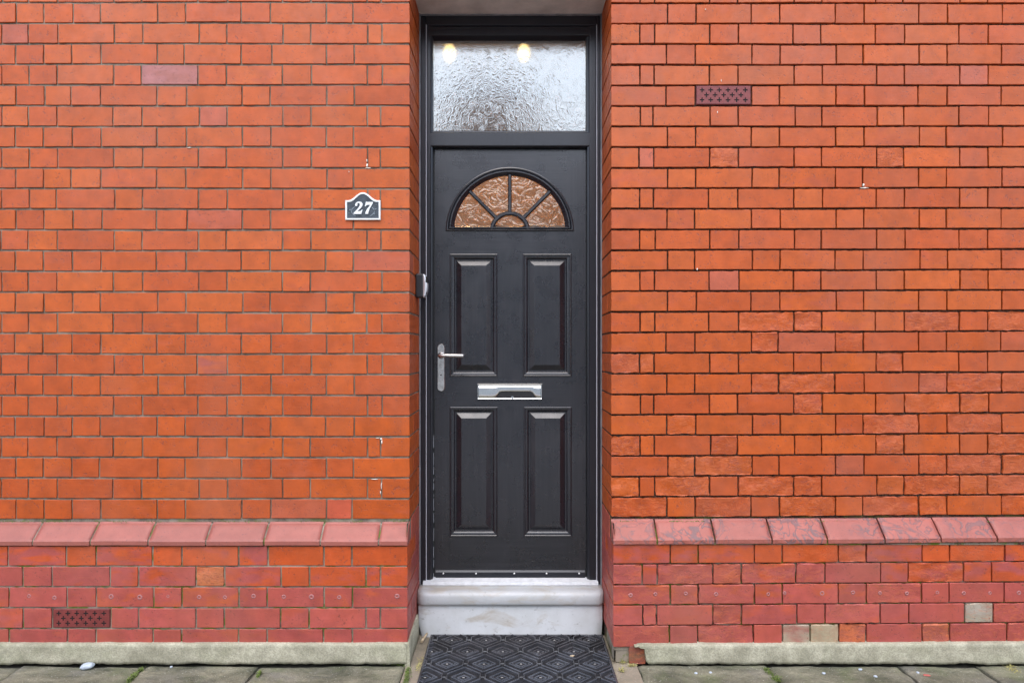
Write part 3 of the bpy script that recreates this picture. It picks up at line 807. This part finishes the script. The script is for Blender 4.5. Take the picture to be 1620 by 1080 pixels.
addloop(rect(DX0, DX1, DZ0, DZ1, DY)); addloop(Dloop(RO, .001, DY))
for a, b, c, d in panels: addloop(rect(dx(a), dx(b), dz(d), dz(c), DY))
bmesh.ops.triangle_fill(bm, use_beauty=True, use_dissolve=False, edges=edges)
lf = MB(); lf.add_bm(bm); bm.free()
for f_i in range(len(lf.f)):      # make every front face look outwards
    a, b, c = [Vector(lf.v[q]) for q in lf.f[f_i][:3]]
    if (b-a).cross(c-a).y > 0: lf.f[f_i] = lf.f[f_i][::-1]
lf.loops([rect(DX0, DX1, DZ0, DZ1, DY), rect(DX0, DX1, DZ0, DZ1, DY+.044)])
leaf = lf.build('door_leaf', M['door'], door, recalc=False)
for a, b, c, d in panels:
    x0, x1, z0, z1 = dx(a), dx(b), dz(d), dz(c); m_ = MB()
    seq = [(0, 0), (.0015, -.004), (.0045, -.0052), (.0070, -.0035), (.0082, .001)]
    for q in range(0, 7): t = q/6; seq.append((.0092+.0150*sin(t*pi/2), .001+.0125*(1-cos(t*pi/2))))
    seq += [(.0262, .0137), (.0290, .0137), (.0530, .0005), (.0540, .0)]
    m_.loops([rect(x0, x1, z0, z1, DY+y, e) for e, y in seq], False, True)
    m_.build('raised_panel', M['door'], door)
# fanlight surround
fs = MB()
seq = [(0, 0), (.002, -.0065), (.006, -.008), (.010, -.006), (.0125, -.002), (.014, -.003), (.018, -.0085), (.023, -.0085), (.030, -.001), (.0385, .008)]
fs.loops([Dloop(RO-e, .001+e*.72, DY+y) for e, y in seq])
fan = fs.build('fanlight', M['door'], door)
mt = MB()
def bar(p0, p1, hw):
    p0, p1 = Vector(p0), Vector(p1); t = (p1-p0).normalized(); n_ = Vector((-t.y, t.x))
    L = []
    for p in (p0, p1):
        L.append([(p.x+n_.x*o_, DY+y, p.y+n_.y*o_) for o_, y in ((-hw, .014), (-hw, .0), (-hw*.55, -.0045), (hw*.55, -.0045), (hw, .0), (hw, .014))])
    mt.loops(L, True, True)
def ray(a, r0, r1): return ((cx+r0*cos(a), cz+r0*sin(a)), (cx+r1*cos(a), cz+r1*sin(a)))
for a in (pi/4, pi/2, 3*pi/4): bar(*ray(a, 30*S, 89.5*S), .0082)
L = []
for k in range(33):
    a = pi*k/32
    L.append([(cx+r*cos(a), DY+y, max(cz+r*sin(a), cz+.002)) for r, y in ((25.5*S, .014), (25.5*S, .001), (27.2*S, -.0045), (30.4*S, -.0045), (32.2*S, .001), (32.2*S, .014))])
mt.loops(L, True, True)
mt.build('glazing_bar', M['door'], fan)
fg = MB(); P = Dloop(RG+.004, .012, DY+.0115); fg.face([fg.vert(p) for p in P]); P2 = Dloop(RG+.004, .012, DY+.0155)
fg = MB(); fg.loops([P, P2], True, True)
fg.build('glass_pane', M['glass_f'], fan)['label'] = 'amber tinted obscured glass behind the sunburst bars'
# letter plate
lp = MB(); x0, x1, z0, z1 = dx(755), dx(858), dz(631.5), dz(606.5)
lp.loops([rect(x0, x1, z0, z1, DY), rect(x0, x1, z0, z1, DY-.004), rect(x0, x1, z0, z1, DY-.008, .0025), rect(x0, x1, z0, z1, DY-.0065, .006), rect(x0, x1, z0, z1, DY-.003, .0075)], False, True)
lpo = lp.build('letter_plate', M['chrome'], door)
fl = MB(); fx0, fx1, fz0, fz1 = x0+.0085, x1-.0085, z0+.007, z1-.008
fm_, fh = (fx0+fx1)/2+.012, fz1-fz0
up = []      # flap: rolled top edge, slight belly, lower edge cut away in the middle to bare the dark plate
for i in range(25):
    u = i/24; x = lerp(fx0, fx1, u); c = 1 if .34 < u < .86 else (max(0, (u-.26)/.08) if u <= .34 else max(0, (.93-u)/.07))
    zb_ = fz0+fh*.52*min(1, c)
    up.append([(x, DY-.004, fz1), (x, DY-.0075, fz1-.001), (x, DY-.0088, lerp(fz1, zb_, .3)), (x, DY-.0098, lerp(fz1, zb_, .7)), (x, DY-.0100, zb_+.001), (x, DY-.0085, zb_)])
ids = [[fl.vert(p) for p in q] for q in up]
for a_, b_ in zip(ids[:-1], ids[1:]):
    for q in range(5): fl.face((a_[q], b_[q], b_[q+1], a_[q+1]), True)
sl = MB(); sl.box(fx0+.002, fx1-.002, DY-.0055, DY-.0045, fz0, fz1-.002); sl.build('reflection_plate', M['gasket'], lpo)  # flat dark plate standing in for a dark reflection in the chrome
pu = MB(); pu.tube([(fm_, DY-.0055, fz0+.003), (fm_, DY-.010, fz0+.003)], .0055, 14); pu.build('flap_pull', M['chrome'], lpo)
fl.build('letter_flap', M['chrome'], lpo)
# handle on its backplate
def stadium(x0, x1, z0, z1, y, e=0, n=10):
    r = (x1-x0)/2-e; mx = (x0+x1)/2; P = []
    for k in range(n+1): a = pi*k/n; P.append((mx+r*cos(a), y, z1-(x1-x0)/2+r*sin(a)))
    for k in range(n+1): a = pi+pi*k/n; P.append((mx+r*cos(a), y, z0+(x1-x0)/2+r*sin(a)))
    return P
hd = MB(); x0, x1, z0, z1 = dx(691.8), dx(704.2), dz(619), dz(543.5)
hd.loops([stadium(x0, x1, z0, z1, DY), stadium(x0, x1, z0, z1, DY-.007), stadium(x0, x1, z0, z1, DY-.0105, .003)], False, True, True)
hdo = hd.build('door_handle', M['steel'], door)
lv = MB(); hx, hz = (x0+x1)/2, dz(562)
lv.tube([(hx, DY-.010, hz), (hx, DY-.014, hz), (hx, DY-.0141, hz), (hx, DY-.045, hz), (hx+.003, DY-.053, hz)], [.0155, .0145, .0085, .008, .008], 16)
hx1 = X(733.5, DY-.055)
lv.tube([(hx-.010, DY-.053, hz), (hx, DY-.055, hz+.0003), (lerp(hx, hx1, .3), DY-.056, hz), (lerp(hx, hx1, .8), DY-.056, hz-.001), (hx1-.003, DY-.055, hz-.0012), (hx1, DY-.055, hz-.0012)], [.006, .0085, .0075, .0086, .0088, .007], 14)
lv.build('lever', M['steel'], hdo)
kh = MB(); kz = dz(593)
kh.tube([(hx, DY-.010, kz), (hx, DY-.0125, kz)], .0035, 12); kh.build('screw', M['gasket'], hdo)
kc = MB(); kz = dz(607); kc.tube([(hx, DY-.010, kz), (hx, DY-.013, kz)], .0062, 14); kc.box(hx-.0035, hx+.0035, DY-.0125, DY-.0105, kz-.017, kz-.004); kc.build('key_cylinder', M['steel'], hdo)
# weather bar with its screws
wb = MB(); wz0, wz1 = dz(914), dz(900.5)
wp = [(DY, wz1), (DY-.003, wz1-.002), (DY-.0075, wz1-.010), (DY-.0085, lerp(wz0, wz1, .55)), (DY-.0085, lerp(wz0, wz1, .45)), (DY-.011, wz0+.002), (DY-.010, wz0), (DY, wz0)]
wb.loops([[(x, y, z) for y, z in wp] for x in (DX0+.004, DX1-.004)], True, True)
wbo = wb.build('weather_bar', M['frame'], door)
sb = MB(); sb.tube([(0, 0, 0), (0, -.001, 0), (0, -.0026, 0)], [.0042, .0042, .0025], 10); s0_ = sb.build('screw', M['plaque_white'], wbo)
first = True
for p in (701.7, 753.3, 813.5, 864.5, 916):
    o = s0_ if first else s0_.copy()
    if not first: col.objects.link(o); o.parent = wbo
    first = False; o.location = (dx(p), DY-.0085, dz(905.5))
# gaskets round the leaf, then a broken pale line low on the left jamb
gk = MB(); gk.box(LI-.002, DX0+.0005, .338, .36, DZ0, DZ1); gk.box(DX1-.0005, RI+.002, .338, .36, DZ0, DZ1); gk.box(LI, RI, .34, .36, DZ1-.001, TB0+.001); gk.build('gasket', M['gasket'], frame)
dl = MB()
z = dz(914)
while z < dz(700):
    l = random.uniform(.01, .06); dl.box(LI+.0005, LI+.0018, .3345, .339, z, z+l); z += l+random.uniform(.004, .03)
dl.build('broken_pale_edge', M['trimline'], frame)

# ------------------------------------------------------------------ doorstep
step = empty('doorstep', (0, .25, 0), 'white painted stone doorstep with rounded nosing below the black door', 'doorstep')
ns = MB(); L = []
sx0, sx1 = LX+.003, RX-.003
prof = [(.33, .14), (.33, .2), (.26, .2015), (.225, .2005), (.210, .197), (.2025, .190), (.199, .180), (.1985, .165), (.199, .150), (.202, .141), (.208, .138), (.24, .138)]
for i in range(41):
    t = i/40; x = lerp(sx0, sx1, t); e = min(t, 1-t)*(sx1-sx0)
    pull = .018*max(0, 1-e/.022)**2
    L.append([(x, min(y+pull, .33) if y < .3 else y, z+.0006*N(x*15, z*30)) for y, z in prof])
ns.loops(L, True, True, True, True); nso = ns.build('nosing_slab', M['step'], step)
rs = MB(); L = []
for j in range(11):
    z = lerp(-.01, .1375, j/10); inset = .014*max(0, 1-z/.06)**1.2; row = []
    for i in range(41):
        t = i/40; x = lerp(sx0+.003+inset, sx1-.004-inset*.3, t); e = min(t, 1-t)*(sx1-sx0)
        row.append((x, .2145+.012*max(0, 1-e/.02)**2+.0012*N(x*7, z*9), z))
    L.append(row)
ids = [[rs.vert(p) for p in r] for r in L]
for a, b in zip(ids[:-1], ids[1:]):
    for q in range(40): rs.face((a[q], a[q+1], b[q+1], b[q]), True)
rs.box(sx0+.02, sx1-.02, .232, .33, 0, .137)
rs.build('riser', M['riser'], step, recalc=False)

# ------------------------------------------------------------------ doormat
mat_t = empty('doormat', (.02, 0, 0), 'black rubber doormat with raised honeycomb pattern in front of the white step', 'doormat')
mx0, mx1, my0, my1 = -.362, .404, -.255, .205
base = MB(); base.box(mx0, mx1, my0, my1, -.001, .006, .002); base.build('mat_base', M['rubber_base'], mat_t)
rb = MB()
def ridge(p, q, w_=.0030, h=.0155, z0=.003):
    p, q = Vector(p), Vector(q)
    if not all(mx0+.006 < r.x < mx1-.006 and my0+.006 < r.y < my1-.006 for r in (p, q)):
        # clip to the mat by sampling
        pts = [p.lerp(q, t/12) for t in range(13)]
        ok = [r for r in pts if mx0+.006 < r.x < mx1-.006 and my0+.006 < r.y < my1-.006]
        if len(ok) < 2: return
        p, q = ok[0], ok[-1]
    t = (q-p).normalized(); n_ = Vector((-t.y, t.x)); p = p-t*.001; q = q+t*.001
    L = []
    for r, s_ in ((p, -1), (q, 1)):
        L.append([(r.x+n_.x*o_+t.x*e*s_, r.y+n_.y*o_+t.y*e*s_, z) for o_, z, e in ((-w_*1.5, z0, .001), (-w_, h-.002, 0), (-w_*.5, h, -.0015), (w_*.5, h, -.0015), (w_, h-.002, 0), (w_*1.5, z0, .001))])
    rb.loops(L, True, True)
PW, PH = .149, .113; h1 = .024; h2 = PH-h1
for j in range(-3, 4):
    for i in range(-4, 5):
        x = X(715+.0, .148)+.0 + PW*i + (PW/2 if j % 2 else 0); y = .150 - PH*j
        V = [(x+PW/2, y-h1), (x+PW/2, y+h1), (x, y+h2), (x-PW/2, y+h1), (x-PW/2, y-h1), (x, y-h2)]
        C = Vector((x, y))
        for a in range(6):        # each cell draws its own inner parallel, so shared edges come out double
            A_, B_ = Vector(V[a]), Vector(V[(a+1) % 6])
            for s_ in (.865,):
                p, q = C+(A_-C)*s_, C+(B_-C)*s_
                ridge(p, q)
        D = [Vector((x+.047, y)), Vector((x, y+.042)), Vector((x-.047, y)), Vector((x, y-.042))]
        for a in range(4): ridge(D[a], D[(a+1) % 4], .0028, .0125)
        for a in range(4):
            e_ = [Vector((.022, 0)), Vector((0, .019)), Vector((-.022, 0)), Vector((0, -.019))]
            ridge(C+e_[a]*1.1, C+e_[(a+1) % 4]*1.1, .0028, .0095)
        for sx_ in (-1, 1): ridge(C+Vector((sx_*.030, -.002)), C+Vector((sx_*.034, .002)), .0030, .0125)
        ridge(C+Vector((-.004, 0)), C+Vector((.004, 0)), .0035, .011)
        ridge(Vector((x+PW/2-.009, y)), Vector((x+PW/2+.009, y)), .0022, .0118)
rb.build('ridge_pattern', M['rubber'], mat_t)
bo = MB()
for (a, b, c, d) in ((mx0, mx1, my1-.010, my1), (mx0, mx1, my0, my0+.010), (mx0, mx0+.010, my0+.0101, my1-.0101), (mx1-.010, mx1, my0+.0101, my1-.0101)): bo.box(a, b, c, d, .0055, .0125, .003)
bo.build('mat_border', M['rubber'], mat_t)

# ------------------------------------------------------------------ house number plaque
pq = empty('house_number_plaque', (X(574), 0, Z(348)), 'arched grey house number plaque reading 27 on the brick left of the door', 'sign')
def plq(e, y):
    x0, x1 = X(546.3, -.008)+e, X(601.8, -.008)-e; zb, zs, zt_ = Z(348, -.008)+e, Z(317, -.008)-e, Z(304.5, -.008)-e
    m_ = (x0+x1)/2; P = [(x0, y, zb), (x1, y, zb), (x1, y, zs)]
    n_ = 24; w_ = (x1-x0)/2-.012+e*.3
    for k in range(n_+1):
        t = k/n_; x = m_+w_*(1-2*t); u = abs(1-2*t)
        s_ = .5*(1+cos(pi*min(1, u**1.05))); P.append((x, y, lerp(zs, zt_, s_)))
    P.append((x0, y, zs)); return P
bd = MB(); bd.loops([plq(0, -.001), plq(0, -.009), plq(.0015, -.0105), plq(.0065, -.0105), plq(.0075, -.0070)], False, False)
bd.build('plaque_border', M['plaque_white'], pq)
bk = MB(); bk.loops([plq(.0072, -.0040), plq(.0072, -.0072)], False, True); bk.build('plaque_face', M['plaque_dark'], pq)
def glyph(outline, ox, oz, sc, name, shear=.12):
    bm = bmesh.new(); vs_ = [bm.verts.new((ox+sc*(x+shear*z), -.0068, oz+sc*z)) for x, z in outline]
    f = bm.faces.new(vs_); r = bmesh.ops.extrude_face_region(bm, geom=[f])
    for v in r['geom']:
        if isinstance(v, bmesh.types.BMVert): v.co.y = -.0112
    bmesh.ops.triangulate(bm, faces=[q for q in bm.faces if len(q.verts) > 4]); bmesh.ops.recalc_face_normals(bm, faces=bm.faces)
    g_ = MB(); g_.add_bm(bm); bm.free(); return g_.build(name, M['plaque_white'], pq)
two_ = [(.04,.70),(.06,.86),(.18,.97),(.34,1.0),(.52,.96),(.63,.84),(.64,.68),(.56,.52),(.42,.36),(.27,.21),(.44,.22),(.56,.24),(.62,.33),(.69,.33),(.62,0),(0,0),(0,.08),(.20,.30),(.36,.52),(.43,.70),(.40,.84),(.30,.90),(.20,.86),(.24,.76),(.20,.66),(.11,.63)]
seven_ = [(.06,.62),(.12,1.0),(.18,.98),(.24,.97),(.68,.97),(.68,.86),(.56,.62),(.46,.40),(.42,.18),(.40,0),(.17,0),(.19,.18),(.27,.38),(.40,.58),(.50,.74),(.30,.74),(.20,.73),(.14,.62)]
g27 = (Z(319, -.01)-Z(338.5, -.01))
glyph(two_, X(559.3, -.01), Z(338.5, -.01), g27, 'numeral'); glyph(seven_, X(574.5, -.01), Z(338.5, -.01), g27, 'numeral')
fl = MB(); om = simple('ornament', (.22, .25, .27), .4, .2, nscale=80, namp=.4)
for px, py, rr in ((553.5, 332, .0035), (552, 337, .0022), (594, 331, .0038), (592, 338.5, .0026), (595, 324, .002), (587, 341, .0018)):
    c = (X(px, -.01), Z(py, -.01)); L = []
    for r_, y in ((rr, -.0070), (rr*.8, -.0095), (rr*.3, -.0105)): L.append([(c[0]+r_*(1+.3*sin(3*a))*cos(a), y, c[1]+r_*(1+.3*sin(3*a))*sin(a)) for a in [2*pi*k/12 for k in range(12)]])
    fl.loops(L, False, True); fl.build('cast_ornament', om, pq); fl = MB()
for s_ in (-1, 1):
    fl = MB(); P = []
    for k in range(12):
        t = k/11; P.append((X(574, -.01)+s_*(.030+.018*sin(t*3)), -.0078, Z(342, -.01)+.040*t))
    fl.tube(P, [.0011+.0008*sin(pi*k/11) for k in range(12)], 6); fl.build('cast_ornament', om, pq)

# ------------------------------------------------------------------ doorbell on the reveal
db = empty('video_doorbell', (LX, .19, Z(452, .16)), 'small dark doorbell with a silver front plate on the left brick reveal', 'doorbell')
bx = MB(); bz0, bz1 = Z(470.5, .165), Z(432.5, .165)
bx.box(LX-.001, LX+.037, .165, .215, bz0, bz1, .007); bx.build('housing', M['plastic'], db)
fp = MB(); L = []
for i in range(13):
    t = i/12; z = lerp(bz0+.002, bz1-.003, t); xo = LX+.0365+.0125*sin(pi*t)**.7
    L.append([(LX+.034, .166, z), (xo, .164, z), (xo+.0028, .167, z), (xo+.0030, .213, z), (xo, .216, z), (LX+.034, .214, z)])
fp.loops(L, True, True, True, True); fpo = fp.build('front_plate', M['silver'], db)
cw = MB(); cw.box(LX+.0455, LX+.0530, .1625, .195, lerp(bz0, bz1, .62), lerp(bz0, bz1, .87), .002); cw.build('camera_window', M['gasket'], fpo)
bt_ = MB(); bt_.tube([(LX+.045, .175, lerp(bz0, bz1, .2)), (LX+.050, .175, lerp(bz0, bz1, .2))], .0055, 12); bt_.build('button', M['plastic'], fpo)

# ------------------------------------------------------------------ litter and growth at the foot of the wall
def pebble(x, y, sx_, sy_, sz_, mat, label, cat='pebble', group=None, name='pebble', z0=0.0):
    bm = bmesh.new(); bmesh.ops.create_icosphere(bm, subdivisions=3, radius=1); s_ = random.uniform(0, 50)
    for v in bm.verts:
        k = 1+.18*noise.noise(v.co*1.7+Vector((s_, 0, 0))); v.co = Vector((v.co.x*sx_*k, v.co.y*sy_*k, v.co.z*sz_*k))
    m_ = MB(); m_.add_bm(bm, True); bm.free(); o = m_.build(name, mat); o.location = (x, y, z0+sz_*.6); o.rotation_euler = (0, 0, random.uniform(-.4, .4))
    tag(o, label, cat, group); return o
gp_ = lambda px, py: ((px-810)*(CH*1080/(py-555))/1080, CH*1080/(py-555)-CD)
x, y = gp_(138, 1056); pebble(x, y, .026, .017, .013, M['stone_white'], 'pale blue white stone lying against the left render band').rotation_euler = (0, -.15, .2)
bits = [(1101, 1065, 'white chip left of the pair below the right render band'), (1124, 1064, 'grey white chip right of the pair below the right render band'), (271, 1055, 'tiny white chip at the crack under the left render band'), (1361, 1059, 'flat white chip on green paving right of the mat'),
        (1452, 1064, 'white chip beside the dark paving joint at right'), (1385, 1070, 'smallest white chip on the green flagstone at right'), (1303, 1065, 'white chip beside the purple grey paving patch')]
for px, py, lab in bits:
    x, y = gp_(px, py); pebble(x, y, random.uniform(.005, .009), .006, .004, M['stone_white'], lab, 'stone chip', 'white stone chips on the pavement', 'stone_chip')
x, y = gp_(1029, 1063); pebble(x, y, .010, .007, .003, simple('orange_crumb', (.45, .16, .05), .8), 'orange brick crumb on the paving right of the mat', 'brick crumb', None, 'brick_crumb')
x, y = gp_(1466, 1068); pebble(x, y, .013, .008, .003, simple('red_crumb', (.40, .10, .08), .8), 'pinkish red brick crumb on the dark flagstone at far right', 'brick crumb', None, 'brick_crumb')
x, y = gp_(905, 1042); pebble(x, y, .011, .004, .003, M['twig'], 'pale curled leaf scrap lying on the black doormat', 'leaf scrap', None, 'leaf_scrap', .012)
tw_ = MB(); a = gp_(667, 1017); b = gp_(676, 1004); tw_.tube([(a[0], a[1], .008), (lerp(a[0], b[0], .5)+.002, lerp(a[1], b[1], .5), .011), (b[0], b[1]-.01, .012)], [.006, .005, .0045], 8)
tag(tw_.build('wood_scrap', M['twig']), 'short pale wooden stick in the gully left of the doormat', 'stick')
def clump(pts, mat, n, hmax, name, label_kind='stuff', size=.004):
    m_ = MB()
    for _ in range(n):
        px, py, sp_, w8 = random.choice(pts); x, y = gp_(px, py)
        x += random.gauss(0, sp_); y += random.gauss(0, w8); h = random.random()**2*hmax
        a = random.uniform(0, 2*pi); s_ = size*random.uniform(.4, 1.2); t = random.uniform(-.6, .9)
        u = Vector((cos(a), sin(a), t)).normalized()*s_; v = Vector((-sin(a), cos(a), random.uniform(-.3, .6)))*s_*.45; c = Vector((x, y, h-.001))
        i = len(m_.v); m_.v += [tuple(c-u), tuple(c-v), tuple(c+u), tuple(c+v)]; m_.face((i, i+1, i+2, i+3))
    return tag(m_.build(name, mat), kind=label_kind)
clump([(622, 1049, .018, .006), (636, 1050, .012, .006), (645, 1062, .006, .02), (643, 1074, .006, .02), (213, 1068, .006, .010), (205, 1076, .005, .01), (222, 1060, .004, .008), (1218, 1066, .008, .01), (1228, 1074, .010, .01), (1212, 1060, .006, .006), (410, 1066, .003, .012), (425, 1048, .016, .004)], M['moss'], 2600, .012, 'moss')
clump([(1603, 1060, .012, .015), (1600, 1055, .010, .01), (968, 1010, .004, .02), (973, 1022, .005, .02), (978, 1035, .006, .02), (985, 1046, .008, .01), (972, 1000, .004, .02), (984, 1060, .006, .01), (663, 1050, .006, .03), (1000, 1052, .01, .004)], M['straw'], 1300, .010, 'dry_debris', size=.0035)

wm = MB()
for k in range(2600):
    right = random.random() < .7
    if random.random() < .72: x = random.uniform(RX, 2.6) if right else random.uniform(-2.6, LX); y0, z0 = -.006, .566
    else: x = random.uniform(RX, 2.4) if right else random.uniform(-2.6, LX); y0, z0 = -.056, random.choice((Zp(892), Zp(861), Zp(925)))
    if N(x*5, z0*9, 6) < (.08 if z0 > .56 else .28): continue
    a = random.uniform(0, 6.3); s_ = .0028*random.uniform(.4, 1.2); c = Vector((x, y0-random.random()*.004, z0+random.gauss(0, .0016)))
    u = Vector((cos(a), -.5, sin(a)))*s_; v = Vector((-sin(a), .2, cos(a)))*s_*.6; i = len(wm.v)
    wm.v += [tuple(c-u), tuple(c-v), tuple(c+u), tuple(c+v)]; wm.face((i, i+1, i+2, i+3))
tag(wm.build('wall_moss', M['moss']), kind='stuff')

# ------------------------------------------------------------------ hallway behind the glass, with its two lit lamps
hw = MB()
def inq(a, b, c, d): i = len(hw.v); hw.v += [a, b, c, d]; hw.face((i, i+1, i+2, i+3))
hx0, hx1, hy0, hy1, hz0, hz1 = -.75, .75, .382, 2.4, 0, 3.2
inq((hx0,hy1,hz0),(hx1,hy1,hz0),(hx1,hy1,hz1),(hx0,hy1,hz1)); inq((hx0,hy0,hz0),(hx0,hy1,hz0),(hx0,hy1,hz1),(hx0,hy0,hz1)); inq((hx1,hy0,hz0),(hx1,hy0,hz1),(hx1,hy1,hz1),(hx1,hy1,hz0))
inq((hx0,hy0,hz1),(hx0,hy1,hz1),(hx1,hy1,hz1),(hx1,hy0,hz1)); inq((hx0,hy0,hz0),(hx1,hy0,hz0),(hx1,hy1,hz0),(hx0,hy1,hz0))
tag(hw.build('hallway', M['hallwall'], recalc=False), kind='structure')
bl = MB()   # unseen boards added to block daylight leaking round the frame into the hall
bl.box(-.9, GX0-.006, .345, .38, 0, 3.3); bl.box(GX1+.006, .9, .345, .38, 0, 3.3); bl.box(GX0-.0059, GX1+.0059, .345, .38, GZ1+.005, 3.3)
bl.build('hall_light_block', M['dark'], frame)
em, ent, ep = newmat('lamp_glow'); ep.inputs['Emission Color'].default_value = (1, .62, .18, 1); ep.inputs['Emission Strength'].default_value = 2.4; ep.inputs['Base Color'].default_value = (.8, .6, .4, 1)
for px, lab in ((711, 'lit yellow hall lamp behind the left top corner of the toplight'), (829, 'lit yellow hall lamp behind the middle of the toplight')):
    yy = .95; x, z = X(px, yy), Z(84, yy)
    t = empty('hall_lamp', (x, yy, z), lab, 'lamp', 'hall lamps behind the toplight')
    b = MB(); b.tube([(x, yy, z-.045), (x, yy, z-.03), (x, yy, z), (x, yy, z+.03), (x, yy, z+.045)], [.010, .026, .033, .026, .010], 16); b.build('bulb', em, t)
    c = MB(); c.tube([(x, yy, z+.045), (x, yy, z+.08), (x, yy, 3.2)], [.014, .010, .005], 10); c.build('lamp_holder', M['steel'], t)
    ld = bpy.data.lights.new('hall_lamp_light', 'POINT'); ld.energy = 4.2; ld.color = (1, .76, .52); ld.shadow_soft_size = .03
    lo = bpy.data.objects.new('hall_lamp_light', ld); col.objects.link(lo); lo.parent = t; lo.location = (0, .1, .21)

# ------------------------------------------------------------------ the terrace across the road (it shows in the glass and the gloss)
th_ = empty('terraced_house', (0, -13, 0), 'pale terrace across the road seen only as a reflection in the toplight', 'house')
W = MB(); W.box(-16, 16, -19, -11.2, 0, 4.9)
W.build('wall', simple('pale_bounce_wall', (.62, .60, .56), .8, nscale=4, namp=.2), th_)  # wall colour lifted to bounce fill light into the door recess
R_ = MB(); R_.loops([[(x, -10.9, 4.8), (x, -15, 6.7), (x, -19.2, 4.8)] for x in (-16.2, 16.2)], True, True); rf = R_.build('roof', simple('slate', (.07, .07, .08), .6, nscale=5, namp=.3), th_)
cm = simple('far_chimney', (.2, .08, .05), .8)
for x in (-9, -.6, 8): c = MB(); c.box(x-1.1, x+1.1, -15.4, -14.6, 5.8, 8.3); c.build('chimney', cm, rf)
for x in (-12, -9, -5, -2, 2, 5, 9, 12):
    for z in (1.0, 3.2):
        k = MB(); k.box(x-.55, x+.55, -11.25, -11.15, z, z+1.25, .02); k.build('window', simple('far_window', (.04, .05, .06), .1), th_)
